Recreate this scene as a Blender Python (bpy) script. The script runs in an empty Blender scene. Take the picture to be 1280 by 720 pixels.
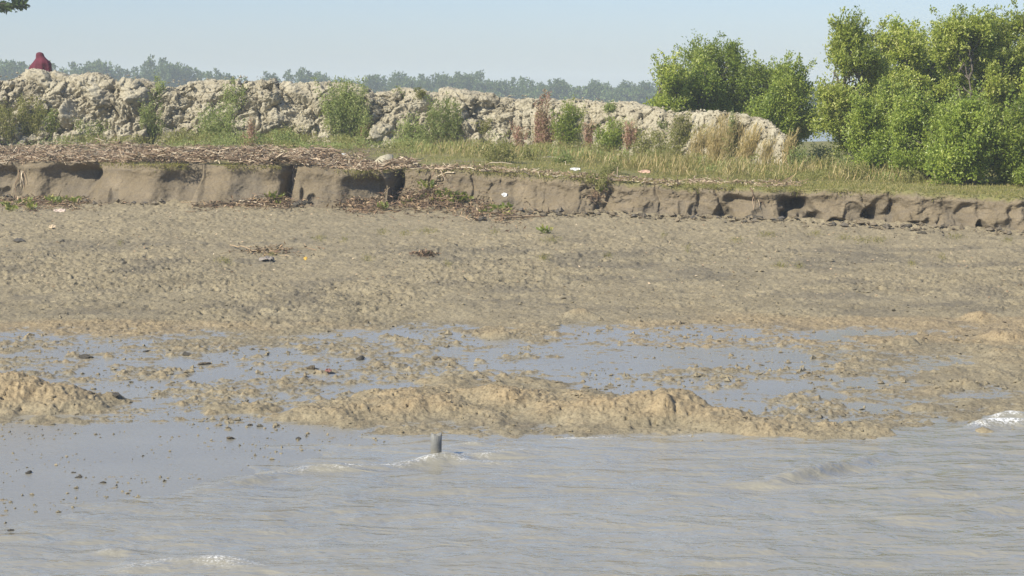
import bpy, math, random
import numpy as np
from mathutils import Vector, Matrix, Euler
random.seed(7); RNG = np.random.default_rng(11)
S = bpy.context.scene
COL = S.collection
# ------------------------------------------------------------------ camera
F = 2600.0; H = 4.0
TH = math.atan(240.0 / F)
cam = bpy.data.cameras.new("camera"); co = bpy.data.objects.new("camera", cam); COL.objects.link(co)
co.location = (0, 0, H); co.rotation_euler = (math.pi / 2 - TH, 0, 0)
cam.sensor_width = 36; cam.lens = F / 1280 * 36; cam.clip_start = 0.5; cam.clip_end = 6000
S.camera = co
# ------------------------------------------------------------------ light
SUN_EL = math.radians(40); SUN_AZ = math.radians(-128)      # azimuth from +Y clockwise: sun left and behind the camera
sd = Vector((math.sin(SUN_AZ) * math.cos(SUN_EL), math.cos(SUN_AZ) * math.cos(SUN_EL), math.sin(SUN_EL)))
W = bpy.data.worlds.new("World"); S.world = W; W.use_nodes = True
nt = W.node_tree; bg = nt.nodes["Background"]
sky = nt.nodes.new("ShaderNodeTexSky"); sky.sky_type = 'NISHITA'; sky.sun_disc = False
sky.sun_elevation = SUN_EL; sky.sun_rotation = SUN_AZ
sky.air_density = 1.0; sky.dust_density = 0.6; sky.ozone_density = 2.5; sky.altitude = 0
tint = nt.nodes.new('ShaderNodeMix'); tint.data_type = 'RGBA'; tint.blend_type = 'MULTIPLY'; tint.inputs[0].default_value = 1; tint.inputs[7].default_value = (.65, .708, .90, 1)
nt.links.new(sky.outputs[0], tint.inputs[6]); nt.links.new(tint.outputs[2], bg.inputs[0]); bg.inputs[1].default_value = 0.095
sl = bpy.data.lights.new("sun", 'SUN'); sl.energy = 4.3; sl.angle = math.radians(0.6); sl.color = (1, 0.935, 0.79)
so = bpy.data.objects.new("sun", sl); COL.objects.link(so); so.location = (-20, -20, 40)
so.rotation_euler = sd.to_track_quat('Z', 'Y').to_euler()
S.view_settings.view_transform = 'Standard'; S.view_settings.look = 'None'
S.view_settings.gamma = 1; S.view_settings.exposure = 0.74
S.cycles.volume_bounces = 1 if hasattr(S, 'cycles') else 0
HAZE_DENSITY = 0.0007

# ------------------------------------------------------------------ projection helpers
def ray(px, py):
    a = (px - 640) / F; b = (360 - py) / F
    return Vector((a, math.cos(TH) + b * math.sin(TH), -math.sin(TH) + b * math.cos(TH)))
def gz(px, py, z):
    d = ray(px, py); t = (z - H) / d.z; return (d.x * t, d.y * t)
def gy(px, py, Y):
    d = ray(px, py); t = Y / d.y; return Vector((d.x * t, Y, H + d.z * t))

# ------------------------------------------------------------------ noise
def _h(*a):
    h = np.zeros(a[0].shape, dtype=np.uint32)
    for v, k in zip(a, (374761393, 668265263, 2147483647 - 40503, 97531)):
        h ^= (v.astype(np.int64) & 0xffffffff).astype(np.uint32) * np.uint32(k); h = (h ^ (h >> np.uint32(13))) * np.uint32(1274126177)
    h ^= h >> np.uint32(16)
    return h
def _r(*a): return _h(*a).astype(np.float64) / 4294967295.0
def n2(x, y, seed=0):
    xi = np.floor(x); yi = np.floor(y); fx = x - xi; fy = y - yi
    ux = fx * fx * fx * (fx * (fx * 6 - 15) + 10); uy = fy * fy * fy * (fy * (fy * 6 - 15) + 10)
    sdd = np.full(xi.shape, seed)
    a = _r(xi, yi, sdd); b = _r(xi + 1, yi, sdd); c = _r(xi, yi + 1, sdd); d = _r(xi + 1, yi + 1, sdd)
    return ((a + (b - a) * ux) * (1 - uy) + (c + (d - c) * ux) * uy) * 2 - 1
def fbm2(x, y, o=4, seed=0, g=0.5):
    s = 0; a = 1; t = 0
    for i in range(o):
        s = s + a * n2(x * 2 ** i + 17.3 * i, y * 2 ** i - 9.1 * i, seed + i); t += a; a *= g
    return s / t
def n3(x, y, z, seed=0):
    xi = np.floor(x); yi = np.floor(y); zi = np.floor(z); fx = x - xi; fy = y - yi; fz = z - zi
    u = fx * fx * (3 - 2 * fx); v = fy * fy * (3 - 2 * fy); w = fz * fz * (3 - 2 * fz)
    sdd = np.full(xi.shape, seed); r = 0
    for i in (0, 1):
        for j in (0, 1):
            for k in (0, 1):
                r = r + _r(xi + i, yi + j, zi + k, sdd) * (u if i else 1 - u) * (v if j else 1 - v) * (w if k else 1 - w)
    return r * 2 - 1
def fbm3(x, y, z, o=4, seed=0, g=0.5):
    s = 0; a = 1; t = 0
    for i in range(o):
        s = s + a * n3(x * 2 ** i + 7.3 * i, y * 2 ** i - 9.1 * i, z * 2 ** i + 3.7 * i, seed + i); t += a; a *= g
    return s / t
def wor2(x, y, seed=0):
    xi = np.floor(x); yi = np.floor(y); f1 = np.full(x.shape, 9.0); f2 = f1.copy(); idv = np.zeros(x.shape)
    for i in (-1, 0, 1):
        for j in (-1, 0, 1):
            cx = xi + i; cy = yi + j
            px = cx + _r(cx, cy, np.full(cx.shape, seed)); py = cy + _r(cx, cy, np.full(cx.shape, seed + 5))
            d = np.hypot(px - x, py - y); m = d < f1
            f2 = np.where(m, f1, np.minimum(f2, d)); idv = np.where(m, _r(cx, cy, np.full(cx.shape, seed + 9)), idv); f1 = np.where(m, d, f1)
    return f1, f2, idv
def wor3(x, y, z, seed=0):
    xi = np.floor(x); yi = np.floor(y); zi = np.floor(z); f1 = np.full(x.shape, 9.0); f2 = f1.copy(); idv = np.zeros(x.shape)
    for i in (-1, 0, 1):
        for j in (-1, 0, 1):
            for k in (-1, 0, 1):
                cx = xi + i; cy = yi + j; cz = zi + k; q = lambda s: _r(cx, cy, cz, np.full(cx.shape, seed + s))
                d = np.sqrt((cx + q(0) - x) ** 2 + (cy + q(5) - y) ** 2 + (cz + q(7) - z) ** 2); m = d < f1
                f2 = np.where(m, f1, np.minimum(f2, d)); idv = np.where(m, q(9), idv); f1 = np.where(m, d, f1)
    return f1, f2, idv
def wor3t(x, y, z, seed=0):
    xi = np.floor(x); yi = np.floor(y); zi = np.floor(z); f1 = np.full(x.shape, 9.0); f2 = f1.copy(); tl = np.zeros(x.shape)
    for i in (-1, 0, 1):
        for j in (-1, 0, 1):
            for k in (-1, 0, 1):
                cx = xi + i; cy = yi + j; cz = zi + k; q = lambda s: _r(cx, cy, cz, np.full(cx.shape, seed + s))
                dx = x - cx - q(0); dy = y - cy - q(5); dz = z - cz - q(7); d = np.sqrt(dx * dx + dy * dy + dz * dz); m = d < f1
                f2 = np.where(m, f1, np.minimum(f2, d)); tl = np.where(m, (q(11) - .5) * 2 * dx + (q(13) - .5) * 2 * dy + (q(17) - .5) * 2 * dz + (q(9) - .5) * .8, tl); f1 = np.where(m, d, f1)
    return f1, f2, tl
def ss(a, b, x):
    t = np.clip((x - a) / (b - a), 0, 1); return t * t * (3 - 2 * t)
def interp(x, tab):
    t = np.array(sorted(tab)); xs = t[:, 0]; ys = t[:, 1]
    r = np.interp(x, xs, ys)
    return r

# ------------------------------------------------------------------ mesh helpers
def mesh(name, V, Fc, attrs=None, smooth=True, mats=(), mi=None):
    V = np.asarray(V, dtype=np.float32).reshape(-1, 3); Fc = np.asarray(Fc, dtype=np.int32); k = Fc.shape[1]
    me = bpy.data.meshes.new(name)
    me.vertices.add(len(V)); me.vertices.foreach_set('co', V.ravel())
    me.loops.add(Fc.size); me.loops.foreach_set('vertex_index', Fc.ravel())
    me.polygons.add(len(Fc)); me.polygons.foreach_set('loop_start', np.arange(0, Fc.size, k, dtype=np.int32))
    try: me.polygons.foreach_set('loop_total', np.full(len(Fc), k, dtype=np.int32))
    except Exception: pass
    me.update(calc_edges=True)
    me.polygons.foreach_set('use_smooth', np.full(len(Fc), smooth, dtype=bool))
    for m in mats: me.materials.append(m)
    if mi is not None: me.polygons.foreach_set('material_index', np.asarray(mi, dtype=np.int32))
    for n, a in (attrs or {}).items():
        at = me.attributes.new(n, 'FLOAT', 'POINT'); at.data.foreach_set('value', np.asarray(a, dtype=np.float32).ravel())
    me.update(); me.validate()
    return me
def grid(name, P, attrs=None, mats=()):
    R, C = P.shape[:2]; i = np.arange(R * C).reshape(R, C)
    Fc = np.stack([i[:-1, :-1], i[:-1, 1:], i[1:, 1:], i[1:, :-1]], -1).reshape(-1, 4)
    return mesh(name, P.reshape(-1, 3), Fc, attrs, True, mats)
def obj(name, me, parent=None, loc=(0, 0, 0), rz=0, **props):
    o = bpy.data.objects.new(name, me); COL.objects.link(o); o.location = loc; o.rotation_euler = (0, 0, rz)
    if parent is not None: o.parent = parent
    for k, v in props.items(): o[k] = v
    return o
def thing(name, label, cat, loc, rz=0, group=None, me=None):
    o = obj(name, me, None, loc, rz, label=label, category=cat)
    if group: o['group'] = group
    return o
def copy_tree(o, parent=None):
    c = o.copy(); COL.objects.link(c); c.parent = parent
    for ch in list(o.children): copy_tree(ch, c)
    return c
def catarr(parts):
    Vs, Fs, A, n = [], [], [], 0
    for V, Fc, a in parts:
        Vs.append(V); Fs.append(Fc + n); A.append(a); n += len(V)
    return np.concatenate(Vs), np.concatenate(Fs), np.concatenate(A)
def tube(pts, rads, seg=6, cap=True):
    pts = np.asarray(pts, float); n = len(pts); t = np.gradient(pts, axis=0); t /= np.linalg.norm(t, axis=1)[:, None] + 1e-9
    ref = np.where(np.abs(t[:, 2:3]) < .9, [[0, 0, 1.]], [[1., 0, 0]])
    a = np.cross(t, ref); a /= np.linalg.norm(a, axis=1)[:, None] + 1e-9; b = np.cross(t, a)
    an = np.arange(seg) * 2 * np.pi / seg; r = np.asarray(rads, float)[:, None, None]
    V = pts[:, None] + r * (np.cos(an)[None, :, None] * a[:, None] + np.sin(an)[None, :, None] * b[:, None])
    i = np.arange(n * seg).reshape(n, seg); j = np.roll(i, -1, 1)
    return V.reshape(-1, 3), np.stack([i[:-1], j[:-1], j[1:], i[1:]], -1).reshape(-1, 4)
def tubes_mesh(name, lst, mat, seg=5):
    parts = []
    for p, r in lst:
        V, Fc = tube(p, r, seg); parts.append((V, Fc, np.full(len(V), RNG.random())))
    V, Fc, A = catarr(parts); return mesh(name, V, Fc, {'rnd': A}, True, [mat])
def leaves(P, D, L, Wd, bend=.25, rng=None, face=None):
    """folded rhombic leaves: P base points, D directions, L lengths, Wd widths"""
    rng = rng or RNG; N = len(P); D = D / (np.linalg.norm(D, axis=1)[:, None] + 1e-9)
    q = rng.normal(size=(N, 3)); q = q if face is None else np.cross(D, face + q * .55); s = np.cross(D, q) if face is None else q; s /= np.linalg.norm(s, axis=1)[:, None] + 1e-9; nn = np.cross(s, D)
    L = np.asarray(L)[:, None] * np.ones((N, 1)); Wd = np.asarray(Wd)[:, None] * np.ones((N, 1))
    mid = P + D * L * .48 + nn * L * bend * .3
    V = np.stack([P, mid + s * Wd * .5 + nn * Wd * .15, P + D * L, mid - s * Wd * .5 + nn * Wd * .15], 1).reshape(-1, 3)
    Fc = np.arange(4 * N).reshape(N, 4); r = np.repeat(rng.random(N), 4)
    return V, Fc, r

# ------------------------------------------------------------------ materials
class NT:
    def __init__(s, name):
        s.m = bpy.data.materials.new(name); s.m.use_nodes = True; s.t = s.m.node_tree; s.b = s.t.nodes['Principled BSDF']; s.out = s.t.nodes['Material Output']
        s.tc = None
    def n(s, typ, **kw):
        x = s.t.nodes.new(typ)
        for k, v in kw.items(): setattr(x, k, v)
        return x
    def l(s, a, b): s.t.links.new(a, b)
    def pos(s):
        if not s.tc: s.tc = s.n('ShaderNodeNewGeometry')
        return s.tc.outputs['Position']
    def objc(s): return s.n('ShaderNodeTexCoord').outputs['Object']
    def scaled(s, v, sc):
        m = s.n('ShaderNodeMapping'); m.inputs['Scale'].default_value = sc; s.l(v, m.inputs['Vector']); return m.outputs[0]
    def noise(s, v, scale, det=4, rough=.55, dist=0):
        x = s.n('ShaderNodeTexNoise'); x.inputs['Scale'].default_value = scale; x.inputs['Detail'].default_value = det
        x.inputs['Roughness'].default_value = rough; x.inputs['Distortion'].default_value = dist; s.l(v, x.inputs['Vector']); return x.outputs['Fac']
    def vor(s, v, scale, feat='F1'):
        x = s.n('ShaderNodeTexVoronoi', feature=feat); x.inputs['Scale'].default_value = scale; s.l(v, x.inputs['Vector']); return x.outputs['Distance']
    def attr(s, name): return s.n('ShaderNodeAttribute', attribute_name=name).outputs['Fac']
    def ramp(s, f, stops):
        x = s.n('ShaderNodeValToRGB'); e = x.color_ramp.elements
        while len(e) < len(stops): e.new(.5)
        for i, (p, c) in enumerate(stops):
            e[i].position = p; e[i].color = (*c, 1) if len(c) == 3 else c
        s.l(f, x.inputs[0]); return x.outputs[0]
    def mix(s, f, a, b, mode='MIX'):
        x = s.n('ShaderNodeMix', data_type='RGBA', blend_type=mode)
        for k, v in ((0, f), (6, a), (7, b)):
            if hasattr(v, 'links'): s.l(v, x.inputs[k])
            else: x.inputs[k].default_value = v if k == 0 else ((*v, 1) if len(v) == 3 else v)
        return x.outputs[2]
    def math(s, op, a, b=0, c=0, clamp=False):
        x = s.n('ShaderNodeMath', operation=op); x.use_clamp = clamp
        for i, v in enumerate((a, b, c)):
            if hasattr(v, 'links'): s.l(v, x.inputs[i])
            else: x.inputs[i].default_value = v
        return x.outputs[0]
    def bump(s, h, dist, strength=1.0, nrm=None):
        x = s.n('ShaderNodeBump'); x.inputs['Distance'].default_value = dist
        if hasattr(strength, 'links'): s.l(strength, x.inputs['Strength'])
        else: x.inputs['Strength'].default_value = strength
        s.l(h, x.inputs['Height'])
        if nrm is not None: s.l(nrm, x.inputs['Normal'])
        return x.outputs[0]
    def set(s, **kw):
        for k, v in kw.items():
            k = k.replace('_', ' ')
            if hasattr(v, 'links'): s.l(v, s.b.inputs[k])
            else: s.b.inputs[k].default_value = v
        return s.m

def mat_mud():
    m = NT('mud'); P = m.pos(); wet = m.attr('wet'); och = m.attr('ochre'); dk = m.attr('dark'); dry = m.attr('dry')
    n1 = m.noise(P, 1.3, 6, .6); nf = m.noise(P, 28, 5, .65); nb = m.noise(P, 7, 5, .6)
    c = m.ramp(n1, [(.3, (.185, .157, .103)), (.55, (.252, .214, .140)), (.75, (.30, .257, .170))])
    c = m.mix(m.math('MULTIPLY', dry, .55), c, (.275, .23, .148))
    co = m.ramp(nb, [(.3, (.235, .18, .108)), (.6, (.315, .245, .145)), (.8, (.375, .30, .185))])
    c = m.mix(och, c, co)
    c = m.mix(m.math('MULTIPLY', dk, .8), c, (.125, .112, .088))
    sp = m.ramp(nf, [(.32, (.50, .49, .48)), (.44, (.90, .90, .90)), (.62, (1.14, 1.14, 1.12))])
    c = m.mix(1.0, c, sp, 'MULTIPLY')
    cw = m.mix(m.noise(m.scaled(P, (.5, 1, 1)), .9, 3), (.225, .21, .165), (.285, .268, .21))
    c = m.mix(wet, c, cw)
    dryb = m.math('SUBTRACT', 1, wet)
    rb = m.noise(m.scaled(P, (1, .8, 1)), 45, 4, .6)
    b1 = m.bump(nb, .03, m.math('MULTIPLY', dryb, .7)); b2 = m.bump(rb, .012, m.math('MULTIPLY', dryb, .8), b1)
    wb = m.noise(m.scaled(P, (1, 1.6, 1)), 14, 4, .65); b3 = m.bump(wb, .006, m.math('MULTIPLY', wet, .8), b2)
    r = m.math('SUBTRACT', .8, m.math('MULTIPLY', wet, .60)); m.l(m.math('MULTIPLY_ADD', wet, .38, .12), m.b.inputs['Specular IOR Level'])
    return m.set(Base_Color=c, Roughness=r, Normal=b3)
def mat_bank():
    m = NT('bank_soil'); P = m.pos(); gr = m.attr('grass'); pit = m.attr('darken')
    n1 = m.noise(P, 1.6, 6, .6); nf = m.noise(P, 22, 5, .65); st = m.noise(m.scaled(P, (.6, .6, 3)), 3, 5, .6, .6)
    c = m.ramp(n1, [(.3, (.148, .118, .075)), (.55, (.195, .157, .102)), (.78, (.25, .203, .136))])
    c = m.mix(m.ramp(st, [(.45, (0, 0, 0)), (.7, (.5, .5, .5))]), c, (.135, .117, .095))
    c = m.mix(pit, c, (.11, .102, .09))  # mask blends the soil to a darker grey brown
    c = m.mix(1.0, c, m.ramp(nf, [(.35, (.78, .77, .76)), (.55, (1, 1, 1)), (.7, (1.08, 1.08, 1.06))]), 'MULTIPLY')
    cg = m.ramp(m.noise(P, 3.2, 5, .65), [(.3, (.20, .175, .08)), (.5, (.165, .17, .055)), (.7, (.25, .20, .115))])
    c = m.mix(gr, c, cg)
    b = m.bump(m.noise(P, 9, 6, .65), .035, .8); b = m.bump(nf, .01, .7, b)
    m.b.inputs['Specular IOR Level'].default_value = .12
    return m.set(Base_Color=c, Roughness=.9, Normal=b)
def mat_clay(name='dry_clay', tint=(1, 1, 1)):
    m = NT(name); P = m.pos(); n1 = m.noise(P, 1.1, 6, .65); n2_ = m.noise(P, 14, 6, .7)
    c = m.ramp(n1, [(.3, (.27, .235, .165)), (.5, (.385, .345, .25)), (.72, (.48, .44, .33))])
    c = m.mix(1.0, c, m.ramp(n2_, [(.32, (.72, .70, .67)), (.52, (1, 1, 1)), (.7, (1.1, 1.1, 1.1))]), 'MULTIPLY')
    c = m.mix(1.0, c, tint, 'MULTIPLY')
    b = m.bump(m.noise(P, 5, 6, .7), .09, .8); b = m.bump(n2_, .03, .9, b)
    m.b.inputs['Specular IOR Level'].default_value = .15
    return m.set(Base_Color=c, Roughness=.95, Normal=b)
def mat_water():
    m = NT('river_water'); P = m.pos(); foam = m.attr('foam'); silt = m.noise(m.scaled(P, (.35, .8, 1)), .5, 4, .6)
    c = m.mix(silt, (.235, .222, .175), (.30, .282, .225))
    fn = m.noise(P, 34, 5, .75); ft = m.math('MULTIPLY', m.ramp(m.math('ADD', fn, m.math('MULTIPLY', foam, .12)), [(.53, (0, 0, 0)), (.62, (1, 1, 1))]), m.math('MULTIPLY', foam, 1.6, clamp=True), clamp=True)
    c = m.mix(ft, c, (.78, .78, .75))
    fineN = m.noise(m.scaled(P, (1, 1.4, 1)), 7, 3, .5, .4); mid = m.noise(m.scaled(P, (.6, 1, 1)), 2.6, 3, .5, .5)
    b = m.bump(mid, .08, .8); b = m.bump(fineN, .018, .8, b)
    return m.set(Base_Color=c, Roughness=m.math('ADD', .1, m.math('MULTIPLY', ft, .6)), IOR=1.333, Normal=b)
def mat_leaf(name, stops, trans=.35, rough=.5, spec=.35):
    m = NT(name); a = m.attr('rnd'); oi = m.n('ShaderNodeObjectInfo').outputs['Random']
    c = m.ramp(a, stops)
    hs = m.n('ShaderNodeHueSaturation'); m.l(c, hs.inputs['Color']); m.l(m.math('MULTIPLY_ADD', oi, .3, .85), hs.inputs['Value']); c = hs.outputs[0]
    m.set(Base_Color=c, Roughness=rough); m.b.inputs['Specular IOR Level'].default_value = spec
    tr = m.n('ShaderNodeBsdfTranslucent'); m.l(m.mix(.5, c, (.45, .52, .06)), tr.inputs[0])
    mx = m.n('ShaderNodeMixShader'); mx.inputs[0].default_value = trans
    m.l(m.b.outputs[0], mx.inputs[1]); m.l(tr.outputs[0], mx.inputs[2]); m.l(mx.outputs[0], m.out.inputs[0]); return m.m
def mat_plain(name, col, rough=.7, var=.25, sc=8, bumpd=.0, attr=False, metal=0):
    m = NT(name); P = m.objc(); f = m.noise(P, sc, 5, .6)
    lo = tuple(x * (1 - var) for x in col); hi = tuple(min(1, x * (1 + var)) for x in col)
    c = m.ramp(f, [(.3, lo), (.7, hi)])
    if attr: c = m.mix(1.0, c, m.ramp(m.attr('rnd'), [(0, (.55, .5, .45)), (1, (1.3, 1.3, 1.3))]), 'MULTIPLY')
    m.set(Base_Color=c, Roughness=rough, Metallic=metal)
    if bumpd: m.set(Normal=m.bump(m.noise(P, sc * 3, 5, .6), bumpd, 1))
    return m.m
M_MUD = mat_mud(); M_BANK = mat_bank(); M_CLAY = mat_clay(); M_WATER = mat_water()
M_LEAF = mat_leaf('mangrove_leaf', [(0, (.14, .19, .035)), (.4, (.32, .385, .065)), (.75, (.52, .56, .12)), (1, (.66, .64, .25))], .5, .42, .5)
M_LEAFB = mat_leaf('mangrove_leaf_deep', [(0, (.12, .175, .032)), (.5, (.28, .36, .06)), (1, (.50, .54, .14))], .5, .42, .5)
M_FAR = mat_leaf('far_leaf', [(0, (.045, .075, .022)), (.6, (.08, .12, .032)), (1, (.13, .17, .05))], .2, .6, .2)
M_WEED = mat_leaf('weed_green', [(0, (.16, .21, .07)), (.5, (.30, .35, .12)), (1, (.48, .50, .24))], .4, .6, .2)
M_WEEDY = mat_leaf('weed_olive', [(0, (.19, .19, .07)), (.5, (.29, .28, .10)), (1, (.42, .38, .17))], .4, .6, .2)
M_WEEDR = mat_leaf('weed_red', [(0, (.36, .17, .15)), (.45, (.48, .30, .24)), (1, (.52, .44, .26))], .35, .7, .2)
M_DRY = mat_leaf('dry_grass', [(0, (.34, .26, .12)), (.5, (.50, .38, .18)), (1, (.62, .52, .30))], .35, .7, .2)
M_GRASS = mat_leaf('short_grass', [(0, (.17, .17, .05)), (.5, (.27, .25, .08)), (1, (.42, .34, .17))], .35, .65, .2)
M_HYA = mat_leaf('hyacinth_leaf', [(0, (.10, .14, .03)), (.5, (.20, .24, .05)), (1, (.40, .36, .12))], .35, .4, .4)
M_STRAW = mat_leaf('straw', [(0, (.13, .085, .055)), (.3, (.29, .20, .13)), (.65, (.46, .34, .225)), (1, (.68, .58, .42))], .1, .8, .2)
M_ROT = mat_leaf('rotten_leaf', [(0, (.06, .042, .03)), (.45, (.15, .10, .07)), (.75, (.30, .20, .12)), (1, (.42, .32, .2))], .1, .7, .2)
M_BARK = mat_plain('bark', (.12, .10, .08), .9, .3, 6, .02)
M_STEM = mat_plain('stem', (.20, .18, .09), .8, .3, 6)
M_STEMR = mat_plain('stem_red', (.26, .12, .09), .8, .3, 6)

# ------------------------------------------------------------------ river water
def spaced(segs):
    out = []
    for a, b, n in segs: out += list(np.linspace(a, b, n, endpoint=False))
    out.append(segs[-1][1]); return np.array(out)
wave_lines = [  # crest polylines in photo pixels on z=0: (points, height, width, foam)
    ([(185, 545), (235, 530 + 10), (330, 583), (345, 588)], .0, .1, 0),
    ([(300, 600), (345, 592), (380, 586), (430, 584), (480, 582), (520, 577), (560, 572), (610, 568), (660, 564), (700, 561)], .045, .16, .55),
    ([(310, 582), (330, 588), (352, 592)], .03, .10, .1),
    ([(210, 622), (280, 605), (345, 592)], .03, .16, .05),
    ([(955, 604), (985, 600), (1015, 592), (1045, 584), (1075, 572)], .07, .16, .10),
    ([(1060, 583), (1085, 574), (1110, 566)], .05, .14, .25),
    ([(1105, 600), (1140, 594), (1175, 600)], .05, .16, .05),
    ([(1205, 538), (1230, 533), (1260, 530), (1300, 528)], .07, .16, 1.1),
    ([(1240, 524), (1262, 521), (1290, 520)], .05, .12, 1.0),
    ([(130, 716), (190, 705), (250, 701), (300, 706), (345, 712)], .04, .2, .5),
    ([(120, 690), (150, 688), (175, 690)], .03, .1, .3),
    ([(780, 640), (860, 628), (930, 622), (1000, 620)], .02, .2, 0),
    ([(1040, 660), (1120, 648), (1200, 640), (1290, 622)], .025, .25, 0),
    ([(540, 574), (548, 571), (570, 573), (600, 577), (660, 578)], .015, .12, .6),
    ([(640, 552), (700, 549), (770, 548), (850, 546), (930, 545)], .012, .12, .35),
    ([(560, 560), (600, 556), (650, 552)], .02, .1, .4),
]
def water_mesh():
    X = spaced([(-1400, -60, 8), (-60, -11, 24), (-11, 11, 900), (11, 60, 24), (60, 1400, 8)])
    Y = spaced([(-1400, -20, 6), (-20, 12, 16), (12, 29, 560), (29, 60, 30), (60, 1400, 14)])
    x, y = np.meshgrid(X, Y)
    fade = ss(11, 9, np.abs(x)) * ss(12, 14, y) * ss(29, 27, y)
    wx = x + .6 * n2(x * .4, y * .4, 3); wy = y + .5 * n2(x * .3 + 5, y * .5, 4)
    z = .018 * n2(wx * .9 + wy * .4, wy * 2.3, 21) + .015 * n2(wx * 1.8 - wy * .5, wy * 4.5, 22) + .003 * n2(wx * 5, wy * 9, 23) + .016 * n2(wx * .35, wy * .8, 24)
    calm = .35 + .65 * ss(-6.5, 0, x + (21 - y) * .6)
    z = z * calm
    foam = np.zeros(x.shape)
    for pts, hh, w, f in wave_lines:
        g = np.array([gz(a, b, 0) for a, b in pts]); best = np.full(x.shape, 9.0); tt = np.zeros(x.shape); sgn = np.zeros(x.shape)
        m = (x > g[:, 0].min() - 1) & (x < g[:, 0].max() + 1) & (y > g[:, 1].min() - 1.2) & (y < g[:, 1].max() + 1.2)
        xs = x[m]; ys = y[m]; best = np.full(xs.shape, 9.0); tt = np.zeros(xs.shape)
        ns = len(g) - 1
        for i in range(ns):
            a = g[i]; b = g[i + 1]; ab = b - a; t = np.clip(((xs - a[0]) * ab[0] + (ys - a[1]) * ab[1]) / (ab @ ab), 0, 1)
            d = np.hypot(xs - a[0] - t * ab[0], ys - a[1] - t * ab[1]); k = d < best; best = np.where(k, d, best); tt = np.where(k, (i + t) / ns, tt)
        env = np.clip(np.sin(np.pi * np.clip(tt, .02, .98)), 0, 1) ** .6 * (.75 + .4 * n2(xs * 2.5, ys * 2.5, 31))
        z[m] += 2.0 * hh * env * (np.exp(-(best / w) ** 2) - .35 * np.exp(-(best / (2.4 * w)) ** 2))
        foam[m] = np.maximum(foam[m], f * env * np.exp(-(best / (w * .8)) ** 2) * (.7 + .6 * n2(xs * 7, ys * 9, 33)))
    z *= fade
    P = np.stack([x, y, z], -1)
    return grid('river_water', P, {'foam': np.clip(foam, 0, 1.2)}, [M_WATER])
obj('river_water', water_mesh(), kind='structure')

# ------------------------------------------------------------------ mudflat
cl = [(-400, 250, 205, 1.1), (0, 250, 204, 1.1), (125, 252, 203, 1.1), (250, 256, 205, 1.1), (350, 258, 208, 1.08), (480, 260, 215, 1.05), (560, 262, 212, 1.04), (700, 268, 221, 1.0),
      (850, 273, 232, .96), (1000, 278, 237, .92), (1130, 285, 240, .89), (1280, 292, 245, .85), (1600, 296, 250, .82)]
cX, cYb, cZb, cZt = [], [], [], []
for px, b, t, z in cl:
    x, y = gz(px, b, z); cX.append(x); cYb.append(y); cZb.append(z); cZt.append(gy(px, t, y + .35).z)
def ext(x, ys):
    r = np.interp(x, cX, ys); return r
Yc = lambda x: ext(x, cYb); Zb = lambda x: ext(x, cZb); Zt = lambda x: ext(x, cZt)
shore = [gz(px, py, 0) for px, py in [(-400, 760), (0, 655), (110, 632), (250, 598), (330, 576), (420, 556), (540, 547), (650, 547), (800, 545), (950, 547), (1120, 545), (1190, 532), (1280, 520), (1600, 500)]]
def Ys(x):
    # in fan coordinates is fine: the shore line is nearly a graph over x
    a = np.array(shore); o = np.argsort(a[:, 0]); return np.interp(x, a[o, 0], a[o, 1])
def lump(x, y, px, py, z, rx, ry, hh):
    cx, cy = gz(px, py, z); return hh * np.exp(-(((x - cx) / rx) ** 2 + ((y - cy) / ry) ** 2) ** 1.3)
RIDGE = [(280, 507, .45, .5, .07), (330, 510, .5, .6, .09), (385, 512, .5, .7, .13), (440, 512, .55, .9, .18), (500, 503, .6, 1.0, .24), (560, 500, .6, 1.0, .24), (620, 503, .6, 1.1, .27),
         (680, 503, .6, 1.1, .27), (740, 508, .6, 1.1, .25), (790, 512, .55, .9, .25), (845, 512, .42, .6, .32), (830, 518, .2, .3, .34), (900, 522, .5, .7, .15), (960, 528, .5, .6, .11), (1030, 530, .5, .6, .10), (1095, 534, .45, .5, .08),
         (560, 478, .5, .6, .08), (660, 480, .6, .6, .10), (600, 532, .6, .6, .04), (700, 534, .6, .5, .04),
         (20, 500, .6, .8, .33), (70, 503, .5, .7, .27), (110, 508, .4, .5, .14), (-60, 497, .8, 1.0, .35), (10, 442, .45, .5, .10), (140, 497, .25, .3, .09), (45, 520, .9, .7, .06),
         (1220, 468, .6, .8, .10), (1270, 455, .6, .9, .14), (1180, 480, .4, .6, .06), (1150, 518, .3, .3, .05), (1250, 500, .5, .6, .08), (1160, 488, .3, .3, .06),
         (1262, 430, .40, .35, .34), (1225, 412, .35, .3, .22), (1180, 416, .35, .25, .14), (1130, 436, .3, .2, .10), (725, 410, .3, .2, .12), (625, 428, .35, .4, .13), (1205, 480, .25, .3, .14), (1160, 505, .25, .2, .10), (1240, 530, .3, .25, .08), (1130, 432, .5, .3, .07), (1000, 420, .5, .3, .04)]
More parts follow.
